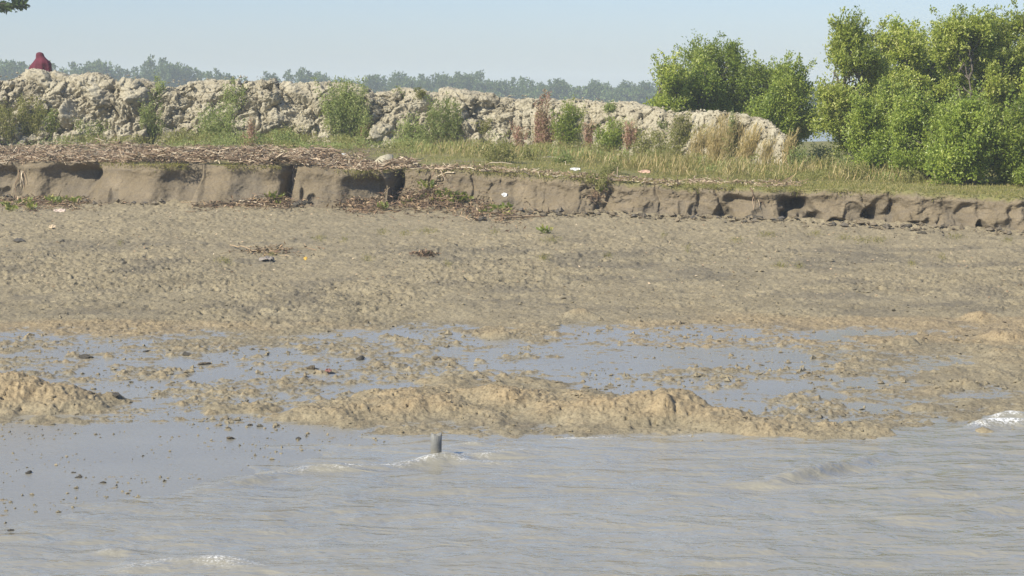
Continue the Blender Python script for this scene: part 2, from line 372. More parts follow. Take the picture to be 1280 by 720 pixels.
def mud(x, y, full=True):
    ys = Ys(x); d = y - ys; yc = Yc(x); zb = Zb(x)
    s = np.clip((y - 32) / (yc - 32), 0, 1.3)
    base = np.where(d < 0, .02 * d - .02 * d * d, .012 * np.clip(d, 0, 4)); base = np.maximum(base, -1.5)
    base = base + .10 * ss(25.5, 31, y) + (zb - .15) * s
    base = np.where(y > yc, zb - .05 * (y - yc), base)
    ridge = 0
    for px, py, rx, ry, hh in RIDGE: ridge = np.maximum(ridge, lump(x, y, px, py, .1, rx, ry, hh * .66 * (1 + .35 * n2(x * 2.2, y * 2.2, 19) + .45 * n2(x * 1.0 + 7, y * .9, 18)))) + .25 * np.minimum(ridge, lump(x, y, px, py, .1, rx, ry, hh))
    ridge = np.maximum(ridge - .02 * (1 + n2(x * 5, y * 4, 17)), 0); rm = ss(.015, .07, ridge)
    wetm = ss(24, 25.5, y) * ss(35.3, 32.3, y + .9 * n2(x * .5, y * .5, 41)) * ss(.30, .12, x / y)   # pool band behind the ridge
    wetl = ss(-.02, -.10, x / y + .02 * n2(x, y, 5)) * ss(26.5, 24.5, y) + ss(.6, -.2, d)
    w = np.clip(np.maximum(wetm, np.clip(wetl, 0, 1)), 0, 1) * (1 - rm)
    big = fbm2(x * .8, y * .9, 4, 51); med = fbm2(x * 3.2, y * 3.2, 4, 61); fine = fbm2(x * 13, y * 12, 3, 71, .6)
    f1, f2, idv = wor2(x * 6.5 + med * .6, y * 6 + fine * .3, 81)
    cl_ = np.clip(1 - f1 * 1.4, 0, 1) * (idv > .62)
    f1b, _, idb = wor2(x * 17 + med, y * 15, 84); clb = np.clip(1 - f1b * 1.3, 0, 1) * (idb > .5)
    patch = ss(-.05, .35, big + .4 * med)            # where lumps gather
    pit = ss(.30, .62, fbm2(x * 6, y * 5.5, 3, 78)); rough = .028 * med + .020 * fine + .018 * cl_ * .6 + .016 * clb + .009 * fbm2(x * 30, y * 22, 2, 79) - .045 * pit
    up = ss(33, 38, y); zone = .7 + .85 * ss(-.35, .35, fbm2(x * .28, y * .22, 3, 640)) * (1 - .45 * ss(41, 47, y)); rough = rough * np.where(y > 33, zone, 1)
    dry = base + .03 + rough * (.75 + .3 * up) + .05 * big + .03 * up * np.abs(med)
    lo = np.clip(np.clip(wetl, 0, 1) + ss(1.5, -.5, d) * .6, 0, 1) * .68; patch = patch * (1 - .75 * lo); wetz = base - .002 - .021 * lo + .016 * (1 - lo) * (fbm2(x * 4.5 + 9, y * 5.5, 3, 89, .65) - .32) + .010 * (patch - .42) + .010 * fbm2(x * 7, y * 7, 3, 88) + (.030 * cl_ * (idv > .84) + .010 * cl_) * (.25 + patch) * (1 - .6 * lo) + .022 * clb * (.25 + patch) * (1 - .5 * lo) + .013 * fine * (1 - .6 * lo) + .008 * med
    L = base + .002
    h = dry * (1 - w) + wetz * w
    h = h + ridge * (1 + .16 * med + .10 * fine) - rm * .9 * rough * .45 + rm * (.020 * fbm2(x * 24, y * 20, 2, 77) - .16 * (idb > .95) * np.clip(.42 - f1b, 0, 1) * 2)
    h = h + .05 * ss(-.9, 0, y - yc) * (1 + med)
    z = np.where(w > .05, np.maximum(h, L), h)
    wet = ss(.006, -.004, h - L) * ss(.05, .3, w)
    edge = ss(.035, .0, h - L) * ss(.02, .3, w) * (1 - wet)
    if not full: return z
    och = np.clip(ss(.02, .15, ridge) * (.8 + .7 * med) + ss(.3, .9, fbm2(x * .35, y * .5, 3, 91) + .9 * np.exp(-((y - 33.3) / 1.6) ** 2) * ss(-.02, .12, x / y) + .45 * np.exp(-((y - 33.5) / 1.2) ** 2)) + .45 * w * cl_ * 2, 0, 1)
    och = och * (.75 + .25 * rm) * ss(38, 35, y) * ss(-.6, .2, d + 1.0)
    dark = .35 * edge + .6 * ss(.25, .6, fbm2(x * 1.1, y * 1.4, 4, 95)) * ss(40, 36, y) * (1 - rm) * .6
    dark = np.maximum(dark, .62 * ss(.05, .42, fbm2(x * .8 + 3, y * 1.1, 4, 97) + .25 * fine) * ss(34, 36, y) * ss(50, 44, y))
    for px, py, rx, ry, hh in [(1262, 425, .3, .35, 1), (1230, 402, .45, .35, .9), (1185, 412, .4, .3, .7), (725, 400, .35, .3, .8), (1160, 500, .25, .5, .7), (860, 500, .22, .2, .7), (815, 508, .06, .1, 1), (790, 503, .05, .1, 1), (1205, 482, .2, .2, .7), (1100, 470, .4, .2, .4), (20, 300, .5, .6, .6), (1190, 440, .2, .4, .5), (690, 395, .3, .3, .3), (300, 380, .6, .5, .4), (120, 360, .7, .6, .4), (500, 372, .5, .4, .35), (860, 385, .5, .4, .35), (1020, 400, .4, .4, .4), (90, 300, .9, .4, .4), (250, 310, .8, .4, .3), (1060, 340, .8, .5, .3), (1160, 372, .6, .4, .4)]:
        dark = np.maximum(dark, lump(x, y, px, py, .15 if py > 380 else .9, rx, ry, hh) * (.55 + .8 * med + .4 * fine))
    dryness = np.clip(up * (.5 + .9 * fbm2(x * .3, y * .35, 4, 650)) + .5 * ss(42, 48, y), 0, 1)
    return z, wet, och, np.clip(dark, 0, 1), dryness
def mud_mesh():
    u = spaced([(-5, -.6, 14), (-.6, -.30, 30), (-.30, .30, 1000), (.30, .6, 30), (.6, 5, 14)])
    r = np.exp(spaced([(math.log(10), math.log(16.5), 20), (math.log(16.5), math.log(36), 620), (math.log(36), math.log(62), 420), (math.log(62), math.log(80), 8)]))
    uu, y = np.meshgrid(u, r); x = uu * y
    z, wet, och, dark, dry = mud(x, y)
    return grid('mudflat', np.stack([x, y, z], -1), {'wet': wet, 'ochre': och, 'dark': dark, 'dry': dry}, [M_MUD])
o_mud = obj('mudflat', mud_mesh(), kind='structure')

# ------------------------------------------------------------------ eroded river bank + terrace behind it
def pxx(px): # photo column -> x along the cliff
    y = 55.0
    for _ in range(6): x = (px - 640) / F * y * 1.002; y = float(Yc(x))
    return x
def sc_(px): x = pxx(px); return float(Yc(x)) / F     # metres per photo pixel there
HOL = [(-60, 20, .40, .3), (32, 124, .56, .75), (196, 256, .60, .8), (348, 368, .70, .25), (418, 484, .38, .2), (486, 502, .60, .1)]
CAV = [(146, 10, .36, .16, .22), (152, 5, .25, .10, .14), (315, 20, .72, .14, .08), (4, 9, .35, .2, .25), (376, 4, .45, .16, .22), (389, 4, .4, .15, .22),
       (335, 8, .22, .12, .12), (640, 20, .3, .2, .08), (722, 18, .25, .16, .14), (756, 12, .35, .2, .22), (812, 15, .4, .22, .22), (880, 20, .42, .25, .32), (905, 12, .38, .3, .45), (958, 10, .5, .25, .16), (1018, 15, .35, .28, .42), (1042, 9, .28, .2, .35),
       (1078, 16, .42, .25, .38), (1108, 6, .5, .3, .16), (1155, 24, .25, .2, .45), (1195, 8, .4, .3, .2), (1236, 12, .3, .25, .5), (1262, 14, .35, .25, .3), (590, 9, .3, .2, .10), (848, 7, .5, .3, .15)]
SLOT = [(26, 3, .12), (536, 1.5, .2), (590, 2.0, .30), (684, 1.5, .18), (762, 3, .35), (868, 2, .2), (1118, 2.5, .2)]
EDGES = [-60, 28, 124, 256, 364, 493, 588, 672, 762, 850, 925, 1000, 1062, 1122, 1184, 1225, 1290, 1400]
def lip_off(x):
    e = np.array([pxx(p) for p in EDGES]); i = np.clip(np.searchsorted(e, x) - 1, 0, len(e) - 2)
    a = e[i]; b = e[i + 1]; t = np.clip((x - a) / (b - a), 0, 1)
    bulge = -(.09 + .17 * (x < -3.5)) * (1 - np.abs(2 * t - 1) ** 3) - .30 * fbm2(x * .8 + 9, x * 0 + 1, 3, 609) * (.5 + .5 * (x > -3.5))
    fwd = np.interp(x, [pxx(p) for p in (0, 120, 128, 250, 262, 360, 370, 480, 500, 560, 700, 850, 1280)], [.1, .1, -.15, -.1, .05, .0, -.25, -.3, .35, .15, .1, 0, 0])
    return bulge + fwd + .12 * fbm2(x * 1.3, x * 0 + 3.3, 3, 7)
def bank_face(x, v):
    """offset in y (positive: recessed)"""
    T = np.interp(x, [pxx(p) for p in (0, 60, 110, 130, 165, 200, 240, 262, 300, 345, 372, 430, 480, 520, 640, 780, 900, 1280)], [.3, .25, .8, 1.35, .9, .5, .7, 1.05, .65, .4, .55, .35, .4, .9, .8, .7, .45, .4])
    T = T * (1.25 + .5 * fbm2(x * .6, x * 0, 2, 620)); vt = np.clip((v - .16) / .84, 0, 1); off = lip_off(x) - T * 1.15 * (1 - vt) ** 2.3 - .5 * ss(.22, 0, v) + .14 * ss(.82, 1.0, v) ** 2 * 1.2
    # slight undercut just below the lip
    off = off + .08 * np.exp(-((v - .72) / .16) ** 2)
    darken = np.zeros(x.shape)
    xw = x + .16 * n2(x * 1.7, v * 2.2, 601) + .06 * n2(x * 5, v * 5, 602); vw = v + .13 * n2(x * 1.6 + 3, v * 1.5, 603) + .05 * n2(x * 6, v * 4, 604)
    for px, w, vc, vh, dp in CAV:
        xc = pxx(px); hw = w * sc_(px)
        xc = xc - (.30 * (v - .5) if px < 460 and w >= 20 else 0)
        r2 = ((xw - xc) / hw / 1.1) ** 2 + ((vw - vc) / vh / 1.1) ** 2; g = np.clip(1 - r2, 0, 1) ** 1.15
        if px < 460 and w >= 20: q_ = np.clip(1 - ((xw - xc) / hw / 1.15) ** 2, 0, 1); g = q_ ** .9 * ss(.02, .5, v - .12 * (1 - q_)) * ss(.97, .80, v) * .9
        off = off + dp * g; darken = np.maximum(darken, .35 * np.clip(g * 1.5, 0, 1))
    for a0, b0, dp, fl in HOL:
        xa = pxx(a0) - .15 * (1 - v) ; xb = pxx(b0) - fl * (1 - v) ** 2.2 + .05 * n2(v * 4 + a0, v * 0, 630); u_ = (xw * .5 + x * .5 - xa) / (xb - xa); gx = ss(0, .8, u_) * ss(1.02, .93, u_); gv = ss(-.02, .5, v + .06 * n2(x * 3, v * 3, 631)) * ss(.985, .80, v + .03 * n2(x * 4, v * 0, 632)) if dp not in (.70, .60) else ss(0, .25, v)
        off = off + dp * gx * gv; darken = np.maximum(darken, .3 * gx * gv)  # mask follows cavity and hollow depth, darker soil colour inside
    for px, w, dp in SLOT:
        xc = pxx(px) + .10 * n2(v * 2.5 + px, v * 0, 605) + .04 * n2(v * 9 + px, v * 0, 606); hw = w * sc_(px) * (.55 + .5 * np.abs(n2(v * 3 + px, v * 0, 607)) + .35 * v); dp = dp * (1 if px in (256, 364, 487, 497) else .4)
        off = off + dp * np.exp(-np.abs((x - xc) / hw) ** 2.5) * ss(.03, .4, v + .3 * n2(v * 0 + px, v * 2, 608))
    return off, darken
def zter(x, y):
    """terrace ground level"""
    d = y - Yc(x); zt = Zt(x); z = zt + .012 * np.clip(d, 0, 14)
    z = z + .05 * fbm2(x * .7, y * .7, 4, 131) * ss(.5, 2, d) + .025 * fbm2(x * 4, y * 4, 3, 135)
    z = z - 3.2 * ss(100, 130, y)
    return z
def bank_mesh():
    X = spaced([(-260, -40, 10), (-40, -18, 40), (-18, -13.2, 250), (-13.2, 12.5, 1250), (12.5, 17, 160), (17, 40, 40), (40, 260, 10)])
    rv = np.linspace(0, 1, 120); tb = spaced([(0, .6, 18), (.6, 4, 60), (4, 14, 90), (14, 50, 50), (50, 78, 12)])[1:]
    x, v = np.meshgrid(X, rv); off, darken = bank_face(x, v); yc = Yc(x); zb = Zb(x) - .35; zt = Zt(x)
    z = zb + (zt - zb) * v; y = yc + .35 + off
    wx = .8
    nz = fbm3(x * 1.6, y * 1.2, z * 1.6, 4, 141); nf = fbm3(x * 6, y * 6, z * 6, 4, 145, .6)
    left = ss(-2.5, -4.5, x)         # smoother, wind-and-water rounded faces on the left
    f1, f2, idv = wor3(x * 2.2 + nf * .2, y * 2.2, z * 2.6, 147)
    amp = (1 - .75 * left) * ss(1, .9, v)
    g1, g2, _ = wor3(x * 1.25 + .5 * nz, y * 1.1, z * 1.5 + .4 * nz, 149)
    fur = np.clip(1 - np.abs(fbm2(x * 1.5 + .35 * nz, z * .45, 2, 610)) * 5, 0, 1) ** 2
    hol = ss(.10, .45, fbm3(x * 1.25, y * .5, z * 1.5, 3, 611)) * ss(.95, .75, v) * ss(0, .15, v) * (.35 + .9 * ss(-.35, .3, n2(x * .4 + 2, x * 0, 616)))
    rt = ss(-1, 3.5, x); mdl = ss(-3.5, -1.5, x) * (1 - rt)
    y = y + .15 * nz * (.75 + .25 * (1 - left)) + .065 * nf * (.6 + .4 * (1 - left)) + .10 * left * (g1 - .5) * ss(1, .85, v) + amp * (.22 * (g1 - .5) * (.4 + .6 * rt) + .07 * (f1 - .45) + .09 * fur * (.4 + .6 * rt)) + .55 * hol * (rt + .12 * mdl + .10 * left)
    fcr = np.clip(1 - np.abs(fbm2(x * .9 + 4, z * .9 + .4 * nf, 3, 612)) * 16, 0, 1); y = y + .10 * fcr * (.3 + .7 * mdl) * ss(1, .85, v) * (1 - .7 * left)
    darken = np.clip(darken + .45 * hol * rt, 0, 1)
    z = z + .03 * nz * ss(1, .8, v) + (.09 * fbm2(x * 1.4, x * 0, 3, 613) + .05 * left * n2(x * .9, x * 0, 615) + .03 * nz) * ss(.6, 1, v)
    # gully lines down the face
    yt = y[-1:]; xt = np.repeat(X[None], len(tb), 0); yy = yt + tb[:, None]
    zz = zter(xt, yy); k = ss(0, .5, tb)[:, None]; zz = (z[-1:] + .01) * (1 - k) + zz * k
    P = np.concatenate([np.stack([x, y, z], -1), np.stack([xt, yy, zz], -1)], 0)
    gl = np.interp(x, [pxx(p) for p in (480, 620, 850, 1280)], [0, .3, .7, .9])
    gf = ss(.90, 1, v + .08 * nf) * gl * .9
    gt = ss(-.5, .25, fbm2(xt * .8, yy * .8, 4, 151) + np.interp(xt, [-11, -6, -2, 2, 8], [-.5, -.2, .15, .45, .8])) * .92
    gr = np.concatenate([gf, gt], 0); dm = np.concatenate([np.clip(darken + .25 * ss(.25, 0, v), 0, 1), np.zeros(xt.shape)], 0)  # soil colour also goes darker towards the bottom of the face
    return grid('river_bank', P, {'grass': gr, 'darken': dm}, [M_BANK])
o_bank = obj('river_bank', bank_mesh(), kind='structure')

# ------------------------------------------------------------------ embankment of dug clay
mb = [(-500, 180, 2.25), (0, 182, 2.25), (320, 185, 2.2), (640, 190, 2.1), (860, 200, 2.02), (985, 210, 1.95)]
mbX = []; mbY = []
for px, py, z in mb: a, b = gz(px, py, z); mbX.append(a); mbY.append(b)
Ym = lambda x: np.interp(x, mbX, mbY)
CREST = [(-500, 92), (-60, 90), (0, 93), (20, 90), (50, 86), (85, 92), (115, 87), (150, 92), (175, 93), (205, 101), (235, 97), (275, 95), (320, 93), (345, 96), (370, 103), (400, 99), (440, 102), (470, 110), (500, 110), (560, 112), (600, 116), (640, 118), (690, 119), (720, 122), (760, 124), (800, 130), (850, 135), (900, 139), (930, 142), (952, 148), (968, 156), (980, 170), (992, 190), (1006, 210), (1020, 225)]
crX, crZ = [], []
for px, py in CREST:
    y = 66.0
    for _ in range(5): x = (px - 640) / F * y; y = float(Ym(x)) + 1.9
    crX.append(x); crZ.append(gy(px, py, y).z)
Zc = lambda x: np.interp(x, crX, crZ)
XEND = crX[-1]
def mound_pt(x, t):
    """t 0..1 front foot to crest, 1..1.35 top, to 2 back foot"""
    zf = 1.85; zc = Zc(x) - .16 + .05 * ss(-4, 0, x); ym = Ym(x)
    yy = np.interp(t, [0, .12, .5, .9, 1.0, 1.3, 2.0], [-.35, 0.05, .85, 1.45, 1.75, 3.0, 6.0])
    zz = np.interp(t, [0, .12, .5, .9, 1.0, 1.3, 2.0], [-.12, .06, .52, .93, 1.0, .97, -.1])
    hgt = np.maximum(zc - zf, .0)
    return ym + yy, zf + hgt * zz - .25 * (hgt < .2)
def mound_mesh():
    X = spaced([(-90, -24, 60), (-24, -18.5, 120), (-18.5, XEND + .6, 1150)]); T = spaced([(0, 1.05, 250), (1.05, 1.4, 40), (1.4, 2.0, 20)])
    x, t = np.meshgrid(X, T); y, z = mound_pt(x, t)
    wxn = fbm3(x * .9, y * .9, z * .9, 3, 201)
    ny = np.gradient(z, axis=0); nz_ = np.gradient(y, axis=0); l = np.hypot(ny, nz_) + 1e-6; ny, nz_ = -ny / l, nz_ / l
    big = fbm3(x * .9, y * .7, z * 1.1, 3, 205)
    f1, f2, idv = wor3(x * 1.5 + wxn * .8, y * 1.2, z * 1.7 + wxn * .5, 211); g1, g2, gid = wor3(x * 4 + wxn, y * 4, z * 4.4, 221)
    fine = fbm3(x * 5, y * 5, z * 5, 5, 231, .65)
    left = ss(4, -5, x) * .55 + .45
    h1, h2, hid = wor3(x * .62 + wxn * .7, y * .6, z * .8 + wxn * .4, 213)
    low = ss(.95, .35, t); d = .34 * big + left * (.42 * (hid - .5) + .24 * ss(0, .22, h2 - h1) - .2) + left * low * (.30 * (idv - .5) + .16 * ss(.0, .25, f2 - f1) - .1) + (.25 + .75 * low) * (.07 * (gid - .5) + .05 * ss(0, .25, g2 - g1)) * (.5 + .5 * left) + .075 * fine + .03 * fbm3(x * 14, y * 14, z * 14, 3, 240)
    a1, a2, ta = wor3t(x * 1.25 + .3 * wxn, y * 1.2, z * 1.4 + .3 * wxn, 251); b1, b2, tb_ = wor3t(x * 3.1 + .2 * wxn, y * 3, z * 3.3, 257); c1, c2, tc_ = wor3t(x * 8, y * 8, z * 8.5, 263)
    crs = 1 - .6 * ss(.75, .98, t); d = d * (.55 + .45 * crs) + crs * (.27 * ta + .05 * ss(0, .12, a2 - a1)) * (.5 + .5 * left) + .26 * crs * left * wor3t(x * .6 + .3 * wxn, y * .6, z * .75, 271)[2] + (.5 + .5 * crs) * (.10 * tb_ + .03 * ss(0, .12, b2 - b1)) + .03 * tc_
    d = d * np.where((t > .02), 1, 0) * ss(.0, .1, t) * ss(XEND + .5, XEND - .6, x)
    y = y + ny * d; z = z + nz_ * d * .75
    return grid('clay_embankment', np.stack([x, y, z], -1), None, [M_CLAY])
o_mound = obj('clay_embankment', mound_mesh(), kind='structure')

# ------------------------------------------------------------------ land on the far side of the channel behind
def far_land():
    X = spaced([(-1400, -300, 10), (-300, 300, 80), (300, 1400, 10)]); Y = spaced([(425, 445, 8), (445, 600, 12), (600, 1400, 8)])
    x, y = np.meshgrid(X, Y); z = -.6 + 1.7 * ss(428, 440, y) + .3 * fbm2(x * .05, y * .05, 3, 300)
    return grid('far_shore', np.stack([x, y, z], -1), {'grass': np.full(x.shape, .8), 'darken': np.zeros(x.shape)}, [M_BANK])
obj('far_shore', far_land(), kind='structure')
# haze
def box(name, a, b):
    V = [(x, y, z) for x in (a[0], b[0]) for y in (a[1], b[1]) for z in (a[2], b[2])]
    Fc = [(0, 1, 3, 2), (4, 6, 7, 5), (0, 4, 5, 1), (2, 3, 7, 6), (0, 2, 6, 4), (1, 5, 7, 3)]
    me = bpy.data.meshes.new(name); me.from_pydata(V, [], Fc); me.update(); return me
hm = bpy.data.materials.new('haze'); hm.use_nodes = True; t_ = hm.node_tree; t_.nodes.remove(t_.nodes['Principled BSDF'])
pv = t_.nodes.new('ShaderNodeVolumePrincipled'); pv.inputs['Color'].default_value = (.84, .94, 1, 1); pv.inputs['Density'].default_value = HAZE_DENSITY; pv.inputs['Anisotropy'].default_value = .0
t_.links.new(pv.outputs[0], t_.nodes['Material Output'].inputs['Volume'])
hme = box('haze', (-1450, -1450, -3), (1450, 1450, 19)); hme.materials.append(hm); obj('haze', hme, kind='stuff')

bpy.context.view_layer.update()
CAMP = Vector((0, 0, H))
def hit(px, py, objs=None):
    best = None; d = ray(px, py).normalized()
    for o in (objs or (o_mud, o_bank, o_mound)):
        ok, loc, n, i = o.ray_cast(CAMP, d, distance=500)
        if ok and (best is None or (loc - CAMP).length < (best[0] - CAMP).length): best = (loc, n)
    return best
def drop(x, y, objs=None):
    best = None
    for o in (objs or (o_mud, o_bank, o_mound)):
        ok, loc, n, i = o.ray_cast(Vector((x, y, 30)), Vector((0, 0, -1)))
        if ok and (best is None or loc.z > best.z): best = loc
    return best
def mpx(Y): return Y / F

# ------------------------------------------------------------------ clods
import bmesh
def clod_mesh(name, seed, mat, sub=4, ang=1.0, flat=.7, rough=.1):
    bm = bmesh.new(); bmesh.ops.create_icosphere(bm, subdivisions=sub, radius=1); me = bpy.data.meshes.new(name); bm.to_mesh(me); bm.free()
    n = len(me.vertices); c = np.empty(n * 3); me.vertices.foreach_get('co', c); c = c.reshape(-1, 3)
    rg = np.random.default_rng(seed); R = np.ones(n) * 1.35
    for k in range(13):      # cut flat facets like broken clay
        d = rg.normal(size=3); d /= np.linalg.norm(d); h = rg.uniform(.62, .98)
        dot = c @ d; R = np.where(dot > .05, np.minimum(R, h / np.maximum(dot, .05)), R)
    c2 = c * R[:, None]; x, y, z = c2.T + seed * 7.7
    c2 = c2 * (1 + rough * fbm3(x * 2.2, y * 2.2, z * 2.2, 5, seed, .65) * 1.6)[:, None]
    c2 *= np.array([1, .8, flat]); me.vertices.foreach_set('co', c2.astype(np.float32).ravel())
    me.polygons.foreach_set('use_smooth', np.full(len(me.polygons), True)); me.materials.append(mat); me.update(); return me
CL = [clod_mesh('clay_clod', 400 + i, M_CLAY, 5, flat=.62 + .06 * (i % 5), rough=.30) for i in range(9)]
BIG = [  # px, py, half width px, squash, label
    (166, 117, 21, .75, 'large pale clay boulder with a dark hollow beside it under the embankment crest'),
    (50, 97, 22, .9, 'rounded pale clay lump on the crest beneath the seated person'),
    (86, 140, 15, 1.2, 'upright brownish clay block left of the bluish weeds on the embankment'),
    (128, 112, 20, .6, 'broad pale clay slab at the crest right of the seated person'),
    (255, 112, 14, .7, 'pale clay lump at the crest between two green weeds'),
    (340, 118, 15, .55, 'flat layered clay slab below the crest left of the biggest green bush'),
    (352, 140, 13, .65, 'grey sided clay block left of the biggest green bush'),
    (385, 155, 15, .8, 'pale clay block touching the foot of the biggest green bush'),
    (330, 100, 17, .5, 'wide pale clay slab forming the high point of the crest'),
    (408, 172, 12, .9, 'grey pale clay block low on the embankment under the big bush'),
    (478, 160, 17, .9, 'bluish grey clay boulder right of the biggest green bush'),
    (589, 154, 13, .7, 'pale clay boulder standing alone in the middle of the embankment'),
    (492, 172, 15, .8, 'pale clay block at the embankment foot in the middle of the photo'),
    (660, 133, 13, 1.1, 'cracked clay block with a dark gap at the crest'),
    (790, 190, 9, .8, 'whitish stone among the weeds on the grass shelf'),
    (683, 194, 8, .6, 'small grey white stone in the grass near the red weeds'),
    (670, 184, 8, .7, 'small pale stone beside the tallest red weed'),
    (727, 184, 8, .6, 'bluish grey stone between the two red weeds'),
    (940, 150, 18, .45, 'smooth pale clay lump at the right end of the embankment'),
]
for i, (px, py, w, sq, lab) in enumerate(BIG):
    h_ = hit(px, py + 3) or hit(px, py + 9) or hit(px, py + 16)
    r = w * mpx(h_[0].y) * .95
    o = thing('clay_boulder' if w > 9 else 'stone', lab, 'clay boulder' if w > 9 else 'stone', h_[0] + Vector((0, r * .35, -r * .2)), random.uniform(0, 6.28), None, CL[i % 9])
    o.scale = (r, r, r * max(sq, .6) * 1.35); o.rotation_euler = (random.uniform(-.3, .3), random.uniform(-.3, .3), random.uniform(0, 6.28))
cnt = 0
for k in range(170):
    px = random.choice([random.uniform(-20, 520), random.uniform(-20, 500), random.uniform(0, 980)]); t = random.random() ** 1.7 * .95
    x = (px - 640) / F * 70; y = float(Ym(x)); x = (px - 640) / F * (y + 1)
    yy, zz = mound_pt(np.array([x]), np.array([.05 + .95 * t]))
    p = Vector((x, float(yy[0]), float(zz[0])))
    r = min(.42, .10 + random.paretovariate(2.2) * .06) * (1.15 - .5 * t) * (1 if px < 520 else .75)
    o = thing('clay_clod', 'pale broken clay clod among many on the dug embankment', 'clod', p + Vector((0, -.02, .02)), 0, 'clods covering the clay embankment', CL[k % 9])
    o.scale = (r * random.uniform(.8, 1.3), r, r * random.uniform(.8, 1.2)); o.rotation_euler = (random.uniform(-.6, .6), random.uniform(-.6, .6), random.uniform(0, 6.28))

def scatter_lumps(name, pts, radii, mat, kind=True, **kw):
    """many tiny angular lumps as one mesh"""
    base = np.array([(0, 0, 1), (.9, 0, .25), (.25, .85, .35), (-.75, .5, .2), (-.7, -.55, .3), (.3, -.85, .15), (0, 0, -.4)])
    Ft = np.array([(0, 1, 2), (0, 2, 3), (0, 3, 4), (0, 4, 5), (0, 5, 1), (6, 2, 1), (6, 3, 2), (6, 4, 3), (6, 5, 4), (6, 1, 5)])
    N = len(pts); j = base[None] * (1 + .35 * RNG.normal(size=(N, 7, 1))) + .12 * RNG.normal(size=(N, 7, 3))
    a = RNG.random(N) * 6.28; c, s = np.cos(a)[:, None], np.sin(a)[:, None]
    j = np.stack([j[..., 0] * c - j[..., 1] * s, j[..., 0] * s + j[..., 1] * c, j[..., 2] * .75], -1) * np.asarray(radii)[:, None, None]
    V = (j + np.asarray(pts)[:, None]).reshape(-1, 3); Fc = (Ft[None] + 7 * np.arange(N)[:, None, None]).reshape(-1, 3)
    me = mesh(name, V, Fc, kw.get('attrs'), False, [mat]); return me
pts = []; rad = []
for k in range(6500):
    px = random.uniform(-30, 985); t = random.random() ** 2
    x = (px - 640) / F * 68; y = float(Ym(x)); x = (px - 640) / F * (y + 1)
    pts.append((x, t)); rad.append(.018 + .05 * random.random() ** 3)
pa = np.array(pts); yy, zz = mound_pt(pa[:, 0], pa[:, 1] * 1.05); P3 = np.stack([pa[:, 0], yy - .05 - .12 * RNG.random(len(yy)), zz + .05 + .06 * RNG.random(len(yy))], 1)
obj('clay_rubble', scatter_lumps('clay_rubble', P3, rad, M_CLAY), kind='stuff')
# small mud crumbs over the flat
N = 16000; yy = np.exp(RNG.uniform(math.log(17), math.log(48), N)); xx = yy * RNG.uniform(-.29, .29, N)
z, wet, och, dk, dr = mud(xx, yy); keep = (fbm2(xx * 1.2, yy * 1.5, 3, 401) + .25 * RNG.normal(size=N) > .12) & (yy > Ys(xx) - .3) & (z > -.01)
xx, yy, z, och, dk, dr = [a[keep] for a in (xx, yy, z, och, dk, dr)]; N = len(xx); rr = .006 + .022 * RNG.random(N) ** 4 + .004 * (yy / 30)
cr_att = lambda a: np.repeat(a, 7)
obj('mud_crumbs', scatter_lumps('mud_crumbs', np.stack([xx, yy, z], 1), rr, M_MUD, attrs={'wet': np.zeros(N * 7), 'ochre': cr_att(och * .7), 'dark': cr_att(np.clip(RNG.random(N) * .6 - .25, 0, 1)), 'dry': cr_att(dr)}), kind='stuff')
N = 3200; xx = RNG.uniform(-14.5, 13, N); dd = RNG.exponential(.35, N); kk = fbm2(xx * .8, xx * 0 + 2, 3, 461) + .25 * RNG.normal(size=N) + np.interp(xx, [-14, -3, 3, 13], [-.2, -.15, .15, .3]) > .0; xx, dd = xx[kk], dd[kk]
yy = Yc(xx) - .25 - dd; z = mud(xx, yy, False); N = len(xx); rr = .012 + .10 * RNG.random(N) ** 5
obj('soil_chunks', scatter_lumps('soil_chunks', np.stack([xx, yy, z + rr * .2], 1), rr, M_BANK, attrs={'grass': np.zeros(N * 7), 'darken': np.repeat(RNG.random(N) ** 3, 7)}), kind='stuff')
N = 9000; yy = np.exp(RNG.uniform(math.log(24.5), math.log(46), N)); xx = yy * RNG.uniform(-.29, .29, N); z, wet, och, dk, dr = mud(xx, yy)
kk = fbm2(xx * .9, yy * 1.0, 4, 471) + .12 * RNG.normal(size=N) + .25 * ss(.17, .24, xx / yy) * ss(38, 34, yy) > .22; xx, yy, z, och, dk, dr = [a[kk] for a in (xx, yy, z, och, dk, dr)]; N = len(xx); rr = .014 + .05 * RNG.random(N) ** 3.5
obj('churned_mud', scatter_lumps('churned_mud', np.stack([xx, yy, z - rr * .1], 1), rr, M_MUD, attrs={'wet': np.zeros(N * 7), 'ochre': cr_att(och * .8), 'dark': cr_att(np.clip(.15 + dk + .3 * RNG.random(N), 0, 1) * .7), 'dry': cr_att(dr)}), kind='stuff')
